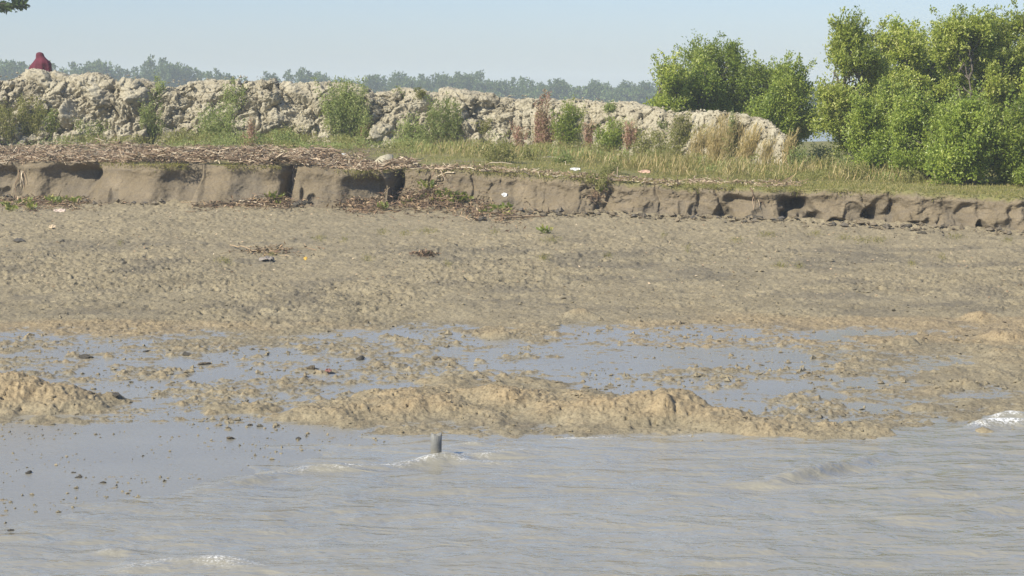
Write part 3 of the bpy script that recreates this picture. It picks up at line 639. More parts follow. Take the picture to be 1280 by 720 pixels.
# larger single mud clods
M_DMUD = mat_plain('dark_mud', (.17, .148, .11), .6, .35, 3, .12)
M_OMUD = mat_plain('ochre_mud', (.30, .24, .155), .85, .3, 3, .12)
DC = [clod_mesh('mud_clod', 500 + i, M_DMUD, 4, flat=.6, rough=.28) for i in range(3)]; OC = [clod_mesh('mud_clod', 520 + i, M_OMUD, 4, flat=.55, rough=.28) for i in range(3)]
for i, (px, py, w, kind, lab) in enumerate([
    (35, 592, 6, 0, 'dark mud clod on the wet mud, nearest one to the left edge'), (98, 597, 5, 0, 'dark mud clod right of a twin one in the left wet foreground'),
    (92, 591, 3, 0, 'tiny dark mud clod just behind a bigger one in the left foreground'), (60, 686, 9, 0, 'dark wet lump of mud in the shallow water at lower left'),
    (14, 665, 8, 0, 'flat dark mud lump by the left edge in shallow water'), (20, 680, 6, 0, 'low dark lump near the lower left corner'), (128, 604, 4, 0, 'small dark mud clod right of the pair on wet mud'),
    (313, 532, 5, 0, 'dark clod on wet mud left of the grey pipe'), (288, 549, 6, 1, 'tan clod on wet mud between ridge and river'), (286, 536, 4, 0, 'small dark clod behind a tan one on the wet mud'),
    (253, 456, 8, 1, 'round tan mud clod standing in the shallow pool'), (183, 440, 5, 0, 'small dark clod in the pool left of the tan clods'), (108, 448, 9, 0, 'brown grey clod in the pool at the left'),
    (232, 444, 8, 0, 'dark clod at the middle of the left pool'), (143, 495, 8, 0, 'dark clod at the right foot of the left ochre heap'), (450, 450, 9, 0, 'grey clod pile in the pool behind the ochre ridge'),
    (372, 549, 5, 0, 'small clod at the water edge left of the pipe'), (388, 461, 8, 1, 'tan clod in the pool left of the red scrap'), (545, 449, 6, 1, 'ochre clod at the pool edge behind the ridge'),
    (945, 273, 14, 0, 'fallen block of grey soil leaning at the cliff foot'), (972, 277, 8, 0, 'grey soil chunk right of the fallen block'), (1042, 282, 8, 0, 'small rounded soil chunk below a hollow of the cliff'),
    (1137, 283, 7, 0, 'brown soil chunk at the cliff foot near the right'), (1152, 292, 7, 0, 'soil chunk lying below the long right hollow'), (805, 271, 8, 0, 'grey soil chunk at the cliff foot in the middle'),
    (366, 258, 11, 0, 'dark soil chunk under the narrow slot of the cliff'), (381, 254, 9, 0, 'dark soil chunk right of the slot, beside dead plants'), (600, 276, 10, 0, 'grey mud lump at the end of the plant debris'),
    (456, 262, 8, 0, 'soil lump in front of the brown plant debris'), (22, 302, 12, 0, 'rough grey mud heap by the left edge on the flat'), (78, 302, 5, 0, 'small dark clod on the dry flat at left'),
    (180, 306, 5, 0, 'small dark clod right of another on the dry flat'), ]):
    h_ = hit(px, py); 
    if not h_: continue
    r = w * mpx(h_[0].y) * .85
    o = thing('mud_clod', lab, 'mud clod', h_[0] + Vector((0, r * .4, r * .05)), 0, 'loose mud clods', (OC if kind else DC)[i % 3]); o.scale = (r * 1.15, r * .9, r * (.8 if w < 12 else .5)); o.rotation_euler = (0, 0, random.uniform(0, 6.28))

# ------------------------------------------------------------------ trees
def arc(a, b, sag, n=6, jit=.05, up=None):
    a = np.array(a, float); b = np.array(b, float); t = np.linspace(0, 1, n)[:, None]
    m = (a + b) / 2 + np.array([0, 0, sag]); p = (1 - t) ** 2 * a + 2 * t * (1 - t) * m + t * t * b
    p[1:-1] += RNG.normal(size=(n - 2, 3)) * jit * np.linalg.norm(b - a) * .3; return p
def tree(loc, ht, hw, nleaf, mat, label, leaf=.085, name='mangrove_tree', low=.08, top_spray=9, group=None, depth=None, seed=0, cat='tree'):
    rg = np.random.default_rng(900 + seed); root = thing(name, label, cat, loc, 0, group)
    dep = depth or hw
    # crown lobes
    lobes = []
    nl = int(14 + hw * 8)
    for i in range(nl):
        a = rg.uniform(0, 6.28); q = rg.random() ** .6 * .78; hh = rg.uniform(low + .06, .86)
        narrow = 1 - .55 * max(0, (hh - .45) / .55)
        lobes.append((np.array([math.cos(a) * q * hw * narrow, math.sin(a) * q * dep * narrow, hh * ht]), rg.uniform(.20, .38) * hw * (1.15 - .45 * hh)))
    for i in range(top_spray):
        a = rg.uniform(0, 6.28); q = rg.random() ** .5 * .75; k = 1 - .55 * q * q
        lobes.append((np.array([math.cos(a) * q * hw * .9, math.sin(a) * q * dep * .9, ht * rg.uniform(.80, .93) * k]), rg.uniform(.10, .22) * hw))
    trunk = []; nst = rg.integers(2, 5); stems = []
    for s in range(nst):
        a = rg.uniform(0, 6.28); tip = np.array([math.cos(a) * hw * .4, math.sin(a) * dep * .4, ht * rg.uniform(.55, .8)])
        p = arc((rg.normal() * .08, rg.normal() * .08, -.1), tip, .2 * ht * .3, 9, .12); stems.append(p); trunk.append((p, np.linspace(.035 + .012 * ht, .012, 9)))
    limb = []; Ps, Ds = [], []
    Fs_ = []
    tot = sum(r ** 2.2 for _, r in lobes)
    for c, r in lobes:
        st = stems[rg.integers(nst)]; k = int(np.clip(np.argmin(np.linalg.norm(st - c * [.5, .5, .75], axis=1)), 1, 8))
        b = arc(st[k], c, .05, 6, .12); limb.append((b, np.linspace(.028, .010, 6)))
        n = int(nleaf * r ** 2.2 / tot); ntw = max(6, n // 55)
        d = rg.normal(size=(ntw, 3)); d[:, 2] = d[:, 2] * .9 + .25; d /= np.linalg.norm(d, axis=1)[:, None]
        ln = r * rg.uniform(.35, 1.45, ntw)[:, None]
        tips = c + d * ln * [1, 1, 1.1] + np.array([0, 0, 1]) * ln * .25
        for j in range(ntw):
            a_ = b[rg.integers(3, 6)]
            if rg.random() < .5: limb.append((arc(a_, tips[j], .04, 4, .1), np.linspace(.009, .004, 4)))
            m = max(8, n // ntw); t = rg.beta(2.2, 1.1, m)[:, None] * 1.08
            pp = c + (tips[j] - c) * t + rg.normal(size=(m, 3)) * (.06 + .10 * r)
            Ps.append(pp); Ds.append(rg.normal(size=(m, 3)) * .75 + d[j] * .6 + np.array([0, 0, .35])); Fs_.append(np.repeat((d[j] * .7 + np.array([0, 0, .75]))[None], m, 0))
    for i in range(int(26 + 16 * hw)):       # loose upright shoots standing out of the crown
        c, r = lobes[rg.integers(len(lobes))]; a = rg.uniform(0, 6.28); e = c + np.array([math.cos(a) * r * .9, math.sin(a) * r * .9, r * rg.uniform(.1, .9)]); tip = e + np.array([math.cos(a) * rg.uniform(.1, .4), math.sin(a) * .25, rg.uniform(.2, .8)]); p = arc(c, tip, .06, 6, .1); limb.append((p, np.linspace(.008, .003, 6)))
        m = 34; t = rg.beta(2.5, 1, m) * 4.99; k = t.astype(int); pp = p[k] + (p[k + 1] - p[k]) * (t - k)[:, None] + rg.normal(size=(m, 3)) * .05; Ps.append(pp); Ds.append(rg.normal(size=(m, 3)) * .7 + [0, 0, .5]); Fs_.append(np.repeat([[math.cos(a) * .4, math.sin(a) * .4, .8]], m, 0))
    P = np.concatenate(Ps); D = np.concatenate(Ds); ok = P[:, 2] > .03; P = P[ok]; D = D[ok]; FF = np.concatenate(Fs_)[ok]
    L = leaf * rg.uniform(.7, 1.25, len(P)); V, Fc, r_ = leaves(P, D, L, L * .55, .3, rg, FF)
    # colour shifts by clump: young pale growth at some tips
    cn = fbm3(P[:, 0] * 1.3 + seed, P[:, 1] * 1.3, P[:, 2] * 1.3, 2, 33); r_ = np.clip(r_ * .75 + .14 + .35 * np.repeat(cn, 4), 0, 1)
    tk = obj('trunk', tubes_mesh('trunk', trunk, M_BARK, 8), root); obj('branches', tubes_mesh('branches', limb, M_BARK, 5), tk)
    obj('crown', mesh('crown', V, Fc, {'rnd': r_}, False, [mat]), root)
    return root
TREES = [  # px, Y, base z, top py, half width px, leaves, label
    (835, 71, 2.1, 76, 32, 9000, 'small rounded green tree at the left end of the tree group', 0),
    (900, 74, 2.1, 46, 52, 20000, 'broad dark green tree rising behind the embankment end', 1),
    (868, 72, 2.1, 76, 34, 9000, 'low green tree between the leftmost tree and the broad one', 1),
    (948, 73, 2.1, 76, 34, 9000, 'shorter tree on the right shoulder of the broad dark tree', 1),
    (985, 68, 1.95, 76, 35, 15000, 'dense round tree just right of the embankment end', 1),
    (1068, 62, 1.85, 24, 48, 22000, 'tall bright tree left of the gap-free big grove', 0),
    (1118, 65, 1.85, 26, 46, 17000, 'tall pale green tree second in the big grove', 0),
    (1165, 67, 1.85, 24, 44, 17000, 'pale green tree in the middle of the big grove', 0),
    (1206, 63, 1.85, 6, 44, 20000, 'tallest tree of the grove with loose top sprays', 0),
    (1262, 64, 1.8, 8, 46, 20000, 'tall tree cut by the right edge of the photo', 0),
    (1232, 70, 1.8, 22, 50, 20000, 'pale tree filling the space behind the two tallest trees', 0),
    (1100, 57, 1.8, 110, 36, 12000, 'low leafy mangrove bush in front of the first tall tree', 1),
    (1160, 55, 1.8, 128, 42, 13000, 'low bush spreading under the middle of the grove', 1),
    (1215, 52.5, 1.75, 140, 46, 17000, 'dark round bush at the shelf edge under the tallest tree', 1),
    (1275, 52.5, 1.72, 135, 38, 15000, 'dark bush touching the right edge of the photo', 1),
    (1330, 60, 1.8, 20, 50, 14000, 'tree mostly outside the right edge', 0),
    (1400, 66, 1.8, 40, 46, 9000, 'tree standing outside the frame at the far right', 0)]
for i, (px, Y, bz, tp, w, nl, lab, k) in enumerate(TREES):
    b = gy(px, 100, Y); top = gy(px, tp, Y).z; g = drop(b.x, Y, (o_bank,)); bz = g.z if g else bz
    lowbush = Y < 58
    tree((b.x, Y, bz), (top - bz) * 1.02, w * mpx(Y) * 1.25, int(nl * 1.7), M_LEAFB if k else M_LEAF, lab.replace('gap-free ', ''), .10 if not lowbush else .085, 'mangrove_bush' if lowbush else 'mangrove_tree', .02 if lowbush else .06, 10 if not lowbush else 6, 'mangroves behind the bank', seed=i, cat='bush' if lowbush else 'tree')
# tree at upper left outside the frame, one bough reaches in
def bough_tree():
    Y = 96; tip = gy(30, 5, Y); root = thing('broadleaf_tree', 'dark green leafy bough tip hanging in at the top left corner', 'tree', (tip.x - 6.5, Y, 1.9))
    T = tip - Vector(root.location); st = arc((0, 0, -.2), (.4, 0, T.z + 2.5), 0, 9, .05); tr = [(st, np.linspace(.28, .09, 9))]; lm = []
    c0 = np.array(T); ends = [c0 + [-.25, 0, .02], c0 + [-1.0, .1, -.10], c0 + [-.9, -.2, .7], c0 + [-2.5, .2, .6]]
    for k in range(26): a = RNG.uniform(0, 6.28); ends.append(np.array([math.cos(a) * 2.6 * RNG.random() ** .5 - .8, math.sin(a) * 3, T.z + RNG.uniform(.6, 4)]))
    Ps, Ds = [], []
    for i, e in enumerate(ends):
        lm.append((arc(st[6 if i > 3 else 5], e, .5, 8, .08), np.linspace(.07, .012, 8))); m = 110 if i < 3 else 260; sg = .15 if i == 0 else (.18 if i == 1 else (.25 if i < 4 else .5))
        Ps.append(e + RNG.normal(size=(m, 3)) * sg * np.array([1.3, 1, .55])); Ds.append(RNG.normal(size=(m, 3)) + [.5, 0, -.4])
    P = np.concatenate(Ps); L = RNG.uniform(.22, .34, len(P)); V, Fc, r = leaves(P, np.concatenate(Ds), L, L * .5)
    tk = obj('trunk', tubes_mesh('trunk', tr, M_BARK, 10), root); obj('branches', tubes_mesh('branches', lm, M_BARK, 6), tk); obj('crown', mesh('crown', V, Fc, {'rnd': r * .6}, False, [M_FAR]), root)
bough_tree()

# far tree line beyond the channel: individual trees from a few built kinds
def far_tree(kind, seed):
    rg = np.random.default_rng(seed); ht = 1.0; lob = []
    if kind == 0:   # slender, tiered
        for i in range(9): h = .22 + .78 * i / 8; lob.append((np.array([rg.normal() * .09 * (1.2 - h), rg.normal() * .09, h * .95]), .19 * (1.25 - h) + .03))
        for i in range(5): lob.append((np.array([rg.normal() * .15, rg.normal() * .15, rg.uniform(.25, .6)]), .12))
    else:
        for i in range(13): a = rg.uniform(0, 6.28); q = rg.random() ** .5 * .30; h = rg.uniform(.2, .86); lob.append((np.array([math.cos(a) * q * (1.3 - h * .8), math.sin(a) * q, h]), rg.uniform(.11, .19)))
    Ps = []; 
    for c, r in lob:
        m = int(95 * (r / .15) ** 1.5); d = rg.normal(size=(m, 3)); d /= np.linalg.norm(d, axis=1)[:, None]; Ps.append(c + d * r * rg.uniform(.5, 1.1, (m, 1)) * [1, 1, .85])
    P = np.concatenate(Ps); P[:, 2] = np.maximum(P[:, 2], .02); L = rg.uniform(.045, .085, len(P)); V, Fc, r_ = leaves(P, rg.normal(size=(len(P), 3)) + [0, 0, .3], L, L * .7, .3, rg)
    tr = [(arc((0, 0, -.03), (0, 0, .8), 0, 6, .03), np.linspace(.02, .006, 6))] + [(arc((0, 0, .25), c, 0, 4, .1), np.linspace(.008, .003, 4)) for c, r in lob[:7]]
    return mesh('crown', V, Fc, {'rnd': r_}, False, [M_FAR]), tubes_mesh('trunk', tr, M_BARK, 5)
FT = [far_tree(k, 70 + i) for i, k in enumerate([0, 0, 0, 1, 1, 1, 1, 0])]
prof = [(-100, 80), (0, 76), (20, 73), (40, 78), (75, 76), (90, 80), (115, 74), (135, 70), (150, 82), (175, 83), (190, 72), (220, 75), (245, 82), (270, 86), (300, 96), (340, 92), (380, 88), (420, 92), (450, 97), (480, 95), (500, 92), (530, 93), (560, 92), (595, 88), (620, 98), (650, 97), (680, 97), (700, 96), (720, 102), (745, 96), (765, 97), (800, 100), (850, 102), (1000, 104), (1400, 104)]
protos = {}
for row, (Y0, n, dh) in enumerate([(445, 125, 0), (460, 95, 1.0)]):
    for i in range(n):
        px = -60 + (1420) * (i + random.uniform(.15, .85)) / n
        if 860 < px < 1010 and row: continue
        Y = Y0 + random.uniform(-3, 8); x = (px - 640) / F * Y; top = np.interp(px, [p for p, _ in prof], [q for _, q in prof]) + random.uniform(-4, 5) + (3 if i % 3 == 0 else 0) + (4 if px < 330 else 2)
        z1 = gy(px, top, Y).z; kind = random.choice([0, 1, 2, 7, 3]) if px < 400 else random.choice([3, 4, 5, 6, 3, 4, 0])
        ht = (z1 - 1.0) * 1.02
        if kind not in protos:
            r0 = thing('far_tree', '', 'tree', (0, 0, 0)); obj('crown', FT[kind][0], r0); obj('trunk', FT[kind][1], r0); protos[kind] = r0; o = r0
        else: o = copy_tree(protos[kind])
        o.location = (x, Y, 1.0); w = ht * random.uniform(.75, 1.1) * (1.0 if kind in (0, 1, 2, 7) else 1.05); o.scale = (w, w, ht); o.rotation_euler = (0, 0, random.uniform(0, 6.28))
        o['label'] = ('slender hazy tree in the far tree line seen over the left of the embankment' if px < 400 else 'rounded hazy tree in the distant line beyond the middle and right of the embankment')
        o['group'] = 'hazy trees of the left far shore' if px < 400 else 'hazy trees of the right far shore'
# undergrowth between the far trees
N = 24000; P = np.stack([RNG.uniform(-140, 140, N), RNG.uniform(437, 462, N), 1.0 + RNG.random(N) ** 1.1 * (5.2 + 1.2 * fbm2(RNG.uniform(0, 1, N), RNG.uniform(0, 1, N), 1))], 1)
P[:, 2] *= 1 + .25 * fbm2(P[:, 0] * .15, P[:, 1] * .1, 2, 5); L = RNG.uniform(.5, 1.0, N); V, Fc, r = leaves(P, RNG.normal(size=(N, 3)) + [0, 0, .5], L, L * .8)
obj('far_undergrowth', mesh('far_undergrowth', V, Fc, {'rnd': r}, False, [M_FAR]), kind='stuff', label='hazy undergrowth along the far shore')

# ------------------------------------------------------------------ weeds
def weed(name, label, px, base, top, hw, kind, dens=1.0, group=None, cat='weed', lean=0):
    """kind: green olive red dry"""
    h_ = hit(px, base); 
    if not h_: return
    p = h_[0]; Y = p.y; s = mpx(Y); ht = (base - top) * s; w = hw * s
    rg = np.random.default_rng(int(px * 7 + base)); root = thing(name, label, cat, p - Vector((0, 0, .03)), 0, group)
    mleaf = {'green': M_WEED, 'olive': M_WEEDY, 'red': M_WEEDR, 'dry': M_DRY, 'deep': M_LEAFB}[kind]; mst = M_STEMR if kind == 'red' else M_STEM
    w *= (1.12 if kind != 'red' else .8); ht *= 1.05; n = int((30 if kind != 'dry' else 150) * dens * max(.5, w * 1.6) * (.45 if kind == 'red' else 1)) + 4
    st = []; Ps, Ds, Ls = [], [], []
    for i in range(n):
        a = rg.uniform(0, 6.28); q = rg.random() ** .6; hh = ht * (rg.uniform(.3, 1.08) if kind != 'red' else rg.uniform(.5, 1.1)) * (1 - .45 * q * rg.random())
        spread = .55 if kind != 'dry' else .75
        b = np.array([math.cos(a) * q * w * spread, math.sin(a) * q * w * spread * .8, -.05]); e = np.array([math.cos(a) * q * w * 1.0 + rg.normal() * .05 * ht + lean * hh, math.sin(a) * q * w * .8, hh])
        # follow the slope: back stems start higher
        g = p.y + b[1]; b[2] += max(0, b[1]) * .5
        pts = arc(b, e, .1 * hh, 7, .06); st.append((pts, np.linspace(.008 if kind != 'dry' else .005, .003, 7)))
        m = int((50 if kind in ('green', 'olive', 'deep') else (75 if kind == 'red' else 12)) * max(.4, hh / .8))
        t = rg.beta(1.3, 1.0, m); t = .12 + .88 * t; idx = t * 6; k = np.clip(idx.astype(int), 0, 5); f = (idx - k)[:, None]
        pp = pts[k] * (1 - f) + pts[k + 1] * f + rg.normal(size=(m, 3)) * (.05 if kind != 'dry' else .012) * (1.3 - t[:, None] * .7) * (1 + w)
        dd = rg.normal(size=(m, 3)) * .7 + [0, 0, .55] if kind != 'dry' else rg.normal(size=(m, 3)) * .35 + [.25, 0, 1]
        Ps.append(pp); Ds.append(dd); Ls.append(rg.uniform(.05, .12, m) if kind != 'dry' else rg.uniform(.10, .28, m))
    P = np.concatenate(Ps); D = np.concatenate(Ds); L = np.concatenate(Ls); V, Fc, r = leaves(P, D, L, L * (.36 if kind != 'dry' else .08), .3, rg)
    cn = fbm3(P[:, 0] * 3, P[:, 1] * 3, P[:, 2] * 3, 2, 3); r = np.clip(r * .8 + .1 + .35 * np.repeat(cn, 4), 0, 1)
    obj('stems', tubes_mesh('stems', st, mst if kind != 'dry' else M_DRY, 3), root); obj('foliage' if kind != 'dry' else 'blades', mesh('foliage', V, Fc, {'rnd': r}, False, [mleaf]), root)
    return root
WEEDS = [
    (8, 176, 128, 16, 'olive', .9, 'olive green weed cut by the left edge of the photo'),
    (46, 176, 116, 24, 'olive', 1.0, 'tall olive weed on the embankment below the seated person'),
    (62, 170, 130, 14, 'green', .8, 'green weed right of the tall olive one below the seated person'),
    (116, 178, 148, 24, 'green', 1.1, 'low bluish green weed patch right of the upright clay block'),
    (188, 178, 122, 17, 'green', 1.2, 'bright green weed climbing the clay left of the wide weed patch'),
    (199, 128, 94, 9, 'green', .8, 'thin green weed standing up at the crest'),
    (228, 182, 158, 16, 'olive', .7, 'low yellowish weed between two green weeds at the embankment foot'),
    (272, 180, 128, 30, 'green', 1.3, 'wide green weed patch left of the reddish dry weeds'),
    (290, 135, 98, 16, 'green', .9, 'spreading weed near the crest above the wide green patch'),
    (312, 182, 148, 11, 'red', .6, 'faded reddish dry weed right of the wide green patch'),
    (358, 184, 158, 15, 'green', .9, 'small green weed by the pale stones left of the big bush'),
    (428, 178, 98, 29, 'green', 1.9, 'biggest bright green bush on the embankment, its top at the crest'),
    (458, 178, 140, 13, 'green', 1.1, 'green side shoot right of the biggest bush'),
    (448, 176, 118, 10, 'green', .9, 'slim green stem leaning right from the biggest bush'),
    (455, 184, 152, 6, 'red', .6, 'small reddish weed at the right foot of the biggest bush'),
    (512, 182, 138, 20, 'green', .8, 'sparse green weed in the middle of the embankment'),
    (552, 184, 122, 26, 'green', 1.1, 'tall loose green weed right of the sparse one'),
    (570, 165, 125, 12, 'green', .8, 'upper green weed leaning over a shaded clay block'),
    (498, 124, 108, 6, 'green', .8, 'tiny green tuft at the crest right of the big bush'),
    (525, 122, 107, 5, 'olive', .8, 'tiny yellow green tuft at the crest, right one of two'),
    (604, 168, 145, 9, 'olive', .6, 'thin olive weed right of the lone pale boulder'),
    (622, 203, 172, 26, 'olive', 1.1, 'low olive weed mass on the grass shelf left of the red weeds'),
    (650, 186, 152, 12, 'red', .8, 'faded reddish weed left of the tallest red spire'),
    (682, 190, 118, 9, 'red', 1.8, 'tallest pinkish red weed spire'),
    (674, 186, 138, 6, 'red', 1.0, 'thin reddish weed just left of the tallest spire'),
    (712, 182, 126, 24, 'deep', 2.0, 'dark green bush between the two red weed spires'),
    (737, 192, 150, 7, 'red', 1.8, 'short pinkish red weed spire right of the dark bush'),
    (764, 190, 145, 20, 'deep', 1.5, 'green bush right of the short red spire'),
    (704, 192, 166, 5, 'red', .9, 'small red stalk in front of the dark bush'),
    (787, 186, 150, 8, 'red', 1.3, 'brownish pink weed above the whitish stone'),
    (806, 196, 165, 16, 'olive', 1.0, 'yellow green weed right of the whitish stone'),
    (832, 204, 164, 22, 'olive', 1.1, 'mixed olive weed left of the golden grass'),
    (850, 186, 136, 13, 'olive', .9, 'tall thin olive weed left of the golden grass'),
    (826, 160, 151, 6, 'green', .9, 'tiny green cushion on bare clay left of the golden grass'),
    (762, 138, 126, 8, 'green', .9, 'small green tuft under the crest above the green bush'),
    (873, 206, 160, 14, 'dry', 1.0, 'golden dry grass clump, leftmost of the tall ones'),
    (893, 206, 148, 15, 'dry', 1.2, 'golden dry grass clump, second of the tall ones'),
    (913, 207, 144, 15, 'dry', 1.3, 'tallest golden dry grass clump'),
    (934, 207, 158, 15, 'dry', 1.1, 'golden dry grass clump leaning right near the embankment end'),
    (956, 208, 172, 12, 'dry', .8, 'short straw coloured grass clump at the embankment end'),
    (915, 200, 142, 7, 'green', .8, 'green shoot inside the tall golden grass'),
    (983, 205, 165, 7, 'dry', .6, 'thin dry grass at the very end of the embankment'),
    (1000, 212, 186, 18, 'green', 1.0, 'leafy green weed under the dense round tree'),
    (1030, 216, 192, 16, 'olive', .8, 'reddish olive weed on the grass shelf below the gap in the trees'),
    (1066, 224, 199, 20, 'olive', 1.1, 'rounded olive weed standing alone on the grass shelf'),
    (1104, 222, 206, 16, 'olive', .8, 'low yellow green weed left of the dark bushes'),
    (1140, 228, 210, 16, 'olive', .8, 'low weed at the foot of the left bush'),
    (1028, 200, 180, 16, 'green', .8, 'green weed in the gap between the tree groups'),
    (1048, 208, 186, 14, 'green', .8, 'second green weed in the gap, nearer the grove'),
    (750, 232, 208, 16, 'olive', .9, 'yellow green weed hanging over the bank edge'),
    (765, 218, 200, 14, 'olive', .8, 'low yellow weed just behind the hanging one'),
    (705, 204, 190, 14, 'green', .8, 'low green herb in front of the dark bush'),
    (660, 200, 180, 12, 'olive', .8, 'low green herb left of the grey white stone'),
]
for a in WEEDS:
    px, b, t, w, k, d, lab = a
    weed('grass_clump' if k == 'dry' else ('bush' if k == 'deep' or 'bush on' in lab else 'weed'), lab, px, b, t, w, k, d, None, 'grass' if k == 'dry' else ('bush' if k == 'deep' or 'bush on' in lab else 'weed'), .15 if k == 'dry' else 0)

# ------------------------------------------------------------------ short grass on the shelf and along the lip (uncountable)
def grass_stuff():
    Ps = []; n = 0
    px = RNG.uniform(420, 1300, 60000); dd = RNG.random(60000) ** 1.3 * 13
    x0 = (px - 640) / F * 52; y0 = Yc(x0); x = (px - 640) / F * (y0 + dd); y = Yc(x) + lip_off(x) + .50 + dd
    k = fbm2(x * .9, y * .9, 3, 411) + .3 * RNG.normal(size=len(x)) + np.interp(px, [420, 620, 800, 1280], [-.2, .15, .35, .5]) > .12; x, y = x[k], y[k]
    k = y < Ym(x) + .2; k |= x > XEND; x, y = x[k], y[k]
    P = np.stack([x, y, zter(x, y) - .01], 1); near = ss(0, .5, y - Yc(x) - lip_off(x) - .4); P[:, 2] = Zt(x) + (P[:, 2] - Zt(x)) * near
    m = len(P); L = RNG.uniform(.03, .11, m); V1 = leaves(P, RNG.normal(size=(m, 3)) * .45 + [0, 0, 1], L, L * .16)
    # fringe hanging over the lip
    px = RNG.uniform(470, 1300, 9000); px = np.concatenate([px, RNG.uniform(120, 235, 1500), RNG.uniform(280, 350, 1200), RNG.uniform(415, 480, 900)]); x = np.array([(p - 640) / F for p in px]); y = 52 + 0 * x
    for _ in range(5): y = Yc(x * y)
    x = x * y; k = fbm2(x * 1.7, x * 0, 3, 421) + .35 * RNG.normal(size=len(x)) > -.05; x = x[k]; y = Yc(x) + .35 + lip_off(x) + .10
    P = np.stack([x, y + RNG.uniform(-.04, .16, len(x)), Zt(x) - RNG.random(len(x)) ** 2.5 * .16], 1); m = len(P); L = RNG.uniform(.04, .12, m)
    V2 = leaves(P, RNG.normal(size=(m, 3)) * .5 + [0, -.7, -.1], L, L * .18)
    return catarr([V1, V2])
V, Fc, r = grass_stuff(); obj('short_grass', mesh('short_grass', V, Fc, {'rnd': r}, False, [M_GRASS]), kind='stuff', label='short yellow green grass covering the shelf')

def herbs():
    n = 95000; px = RNG.uniform(-40, 1130, n); x = (px - 640) / F * 62; y = np.where(px < 985, Ym(x), Ym(x)) - RNG.random(n) ** 1.4 * 5.5 + .4; x = (px - 640) / F * y
    cl = fbm2(x * .9, y * .8, 3, 511); k = cl + np.interp(px, [0, 250, 420, 500, 600, 700, 1000, 1130], [-.1, -.1, 0, .05, .15, .3, .3, -.05]) + .2 * RNG.normal(size=n) > .12; x, y, cl, px = x[k], y[k], cl[k], px[k]; m = len(x)
    hh = (.12 + .40 * np.clip(cl + .35, 0, 1) * ss(6, 1.5, np.abs(Ym(x) - y))) * RNG.random(m) ** .8; mt = np.where(x < XEND, np.clip(y - Ym(x), 0, 1) * 1.2, 0)
    P = np.stack([x, y, zter(x, y) + mt + hh], 1); L = RNG.uniform(.05, .11, m); V, Fc, r = leaves(P, RNG.normal(size=(m, 3)) * .6 + [0, 0, .7], L, L * .3)
    c2 = np.repeat(fbm2(x * .5 + 4, y * .6, 2, 515) > .08, 4); return V, Fc, r, c2[::4]
def tall_dry():
    n = 11000; px = np.concatenate([RNG.uniform(520, 1130, n // 2), RNG.normal(900, 70, n // 2)]); y = np.interp(px, [500, 985, 1150], [69, 60, 57]) - RNG.random(n) ** 1.2 * 6 ; x = (px - 640) / F * y
    c = fbm2(x * 1.3, y * 1.0, 3, 521) + .22 * RNG.normal(size=n) > .17; x, y = x[c], y[c]; m = len(x); L = RNG.uniform(.15, .62, m)
    P = np.stack([x, y, zter(x, y) + np.where(x < XEND, np.clip(y - Ym(x), 0, 1), 0)], 1); return leaves(P, RNG.normal(size=(m, 3)) * [.25, .25, .1] + [.12, 0, 1], L, L * .035 + .006, .8)
V, Fc, r = tall_dry(); obj('dry_grass', mesh('dry_grass', V, Fc, {'rnd': r}, False, [M_DRY, M_GRASS], (r[::4] * 7 % 1 > .55).astype(int)), kind='stuff', label='loose dry and green grass blades along the shelf')
V, Fc, r, c2 = herbs(); obj('low_herbs', mesh('low_herbs', V, Fc, {'rnd': r}, False, [M_WEEDY, M_WEED], c2.astype(int)), kind='stuff', label='low mixed herbs along the foot of the embankment')

# ------------------------------------------------------------------ drift line of straw and dead reeds
def sticks(P, D, L, Wd):
    N = len(P); D = D / np.linalg.norm(D, axis=1)[:, None]; q = np.cross(D, RNG.normal(size=(N, 3))); q /= np.linalg.norm(q, axis=1)[:, None]; r = np.cross(D, q)
    an = [0, 2.094, 4.189]; L = L[:, None]; Wd = Wd[:, None]; bend = r * L * RNG.normal(size=(N, 1)) * .08; rings = []
    for t in (-.5, 0, .5):
        c = P + D * L * t + (bend if t == 0 else 0)
        for a in an: rings.append(c + (q * math.cos(a) + r * math.sin(a)) * Wd * .5)
    V = np.stack(rings, 1).reshape(-1, 3); b = []
    for s in (0, 3):
        for j in range(3): b.append((s + j, s + (j + 1) % 3, s + 3 + (j + 1) % 3, s + 3 + j))
    Fc = (np.array(b)[None] + 9 * np.arange(N)[:, None, None]).reshape(-1, 4); return V, Fc, np.repeat(RNG.random(N), 9)
def cliffx(px): return np.interp(px, list(range(-60, 1400, 20)), [pxx(p) for p in range(-60, 1400, 20)])
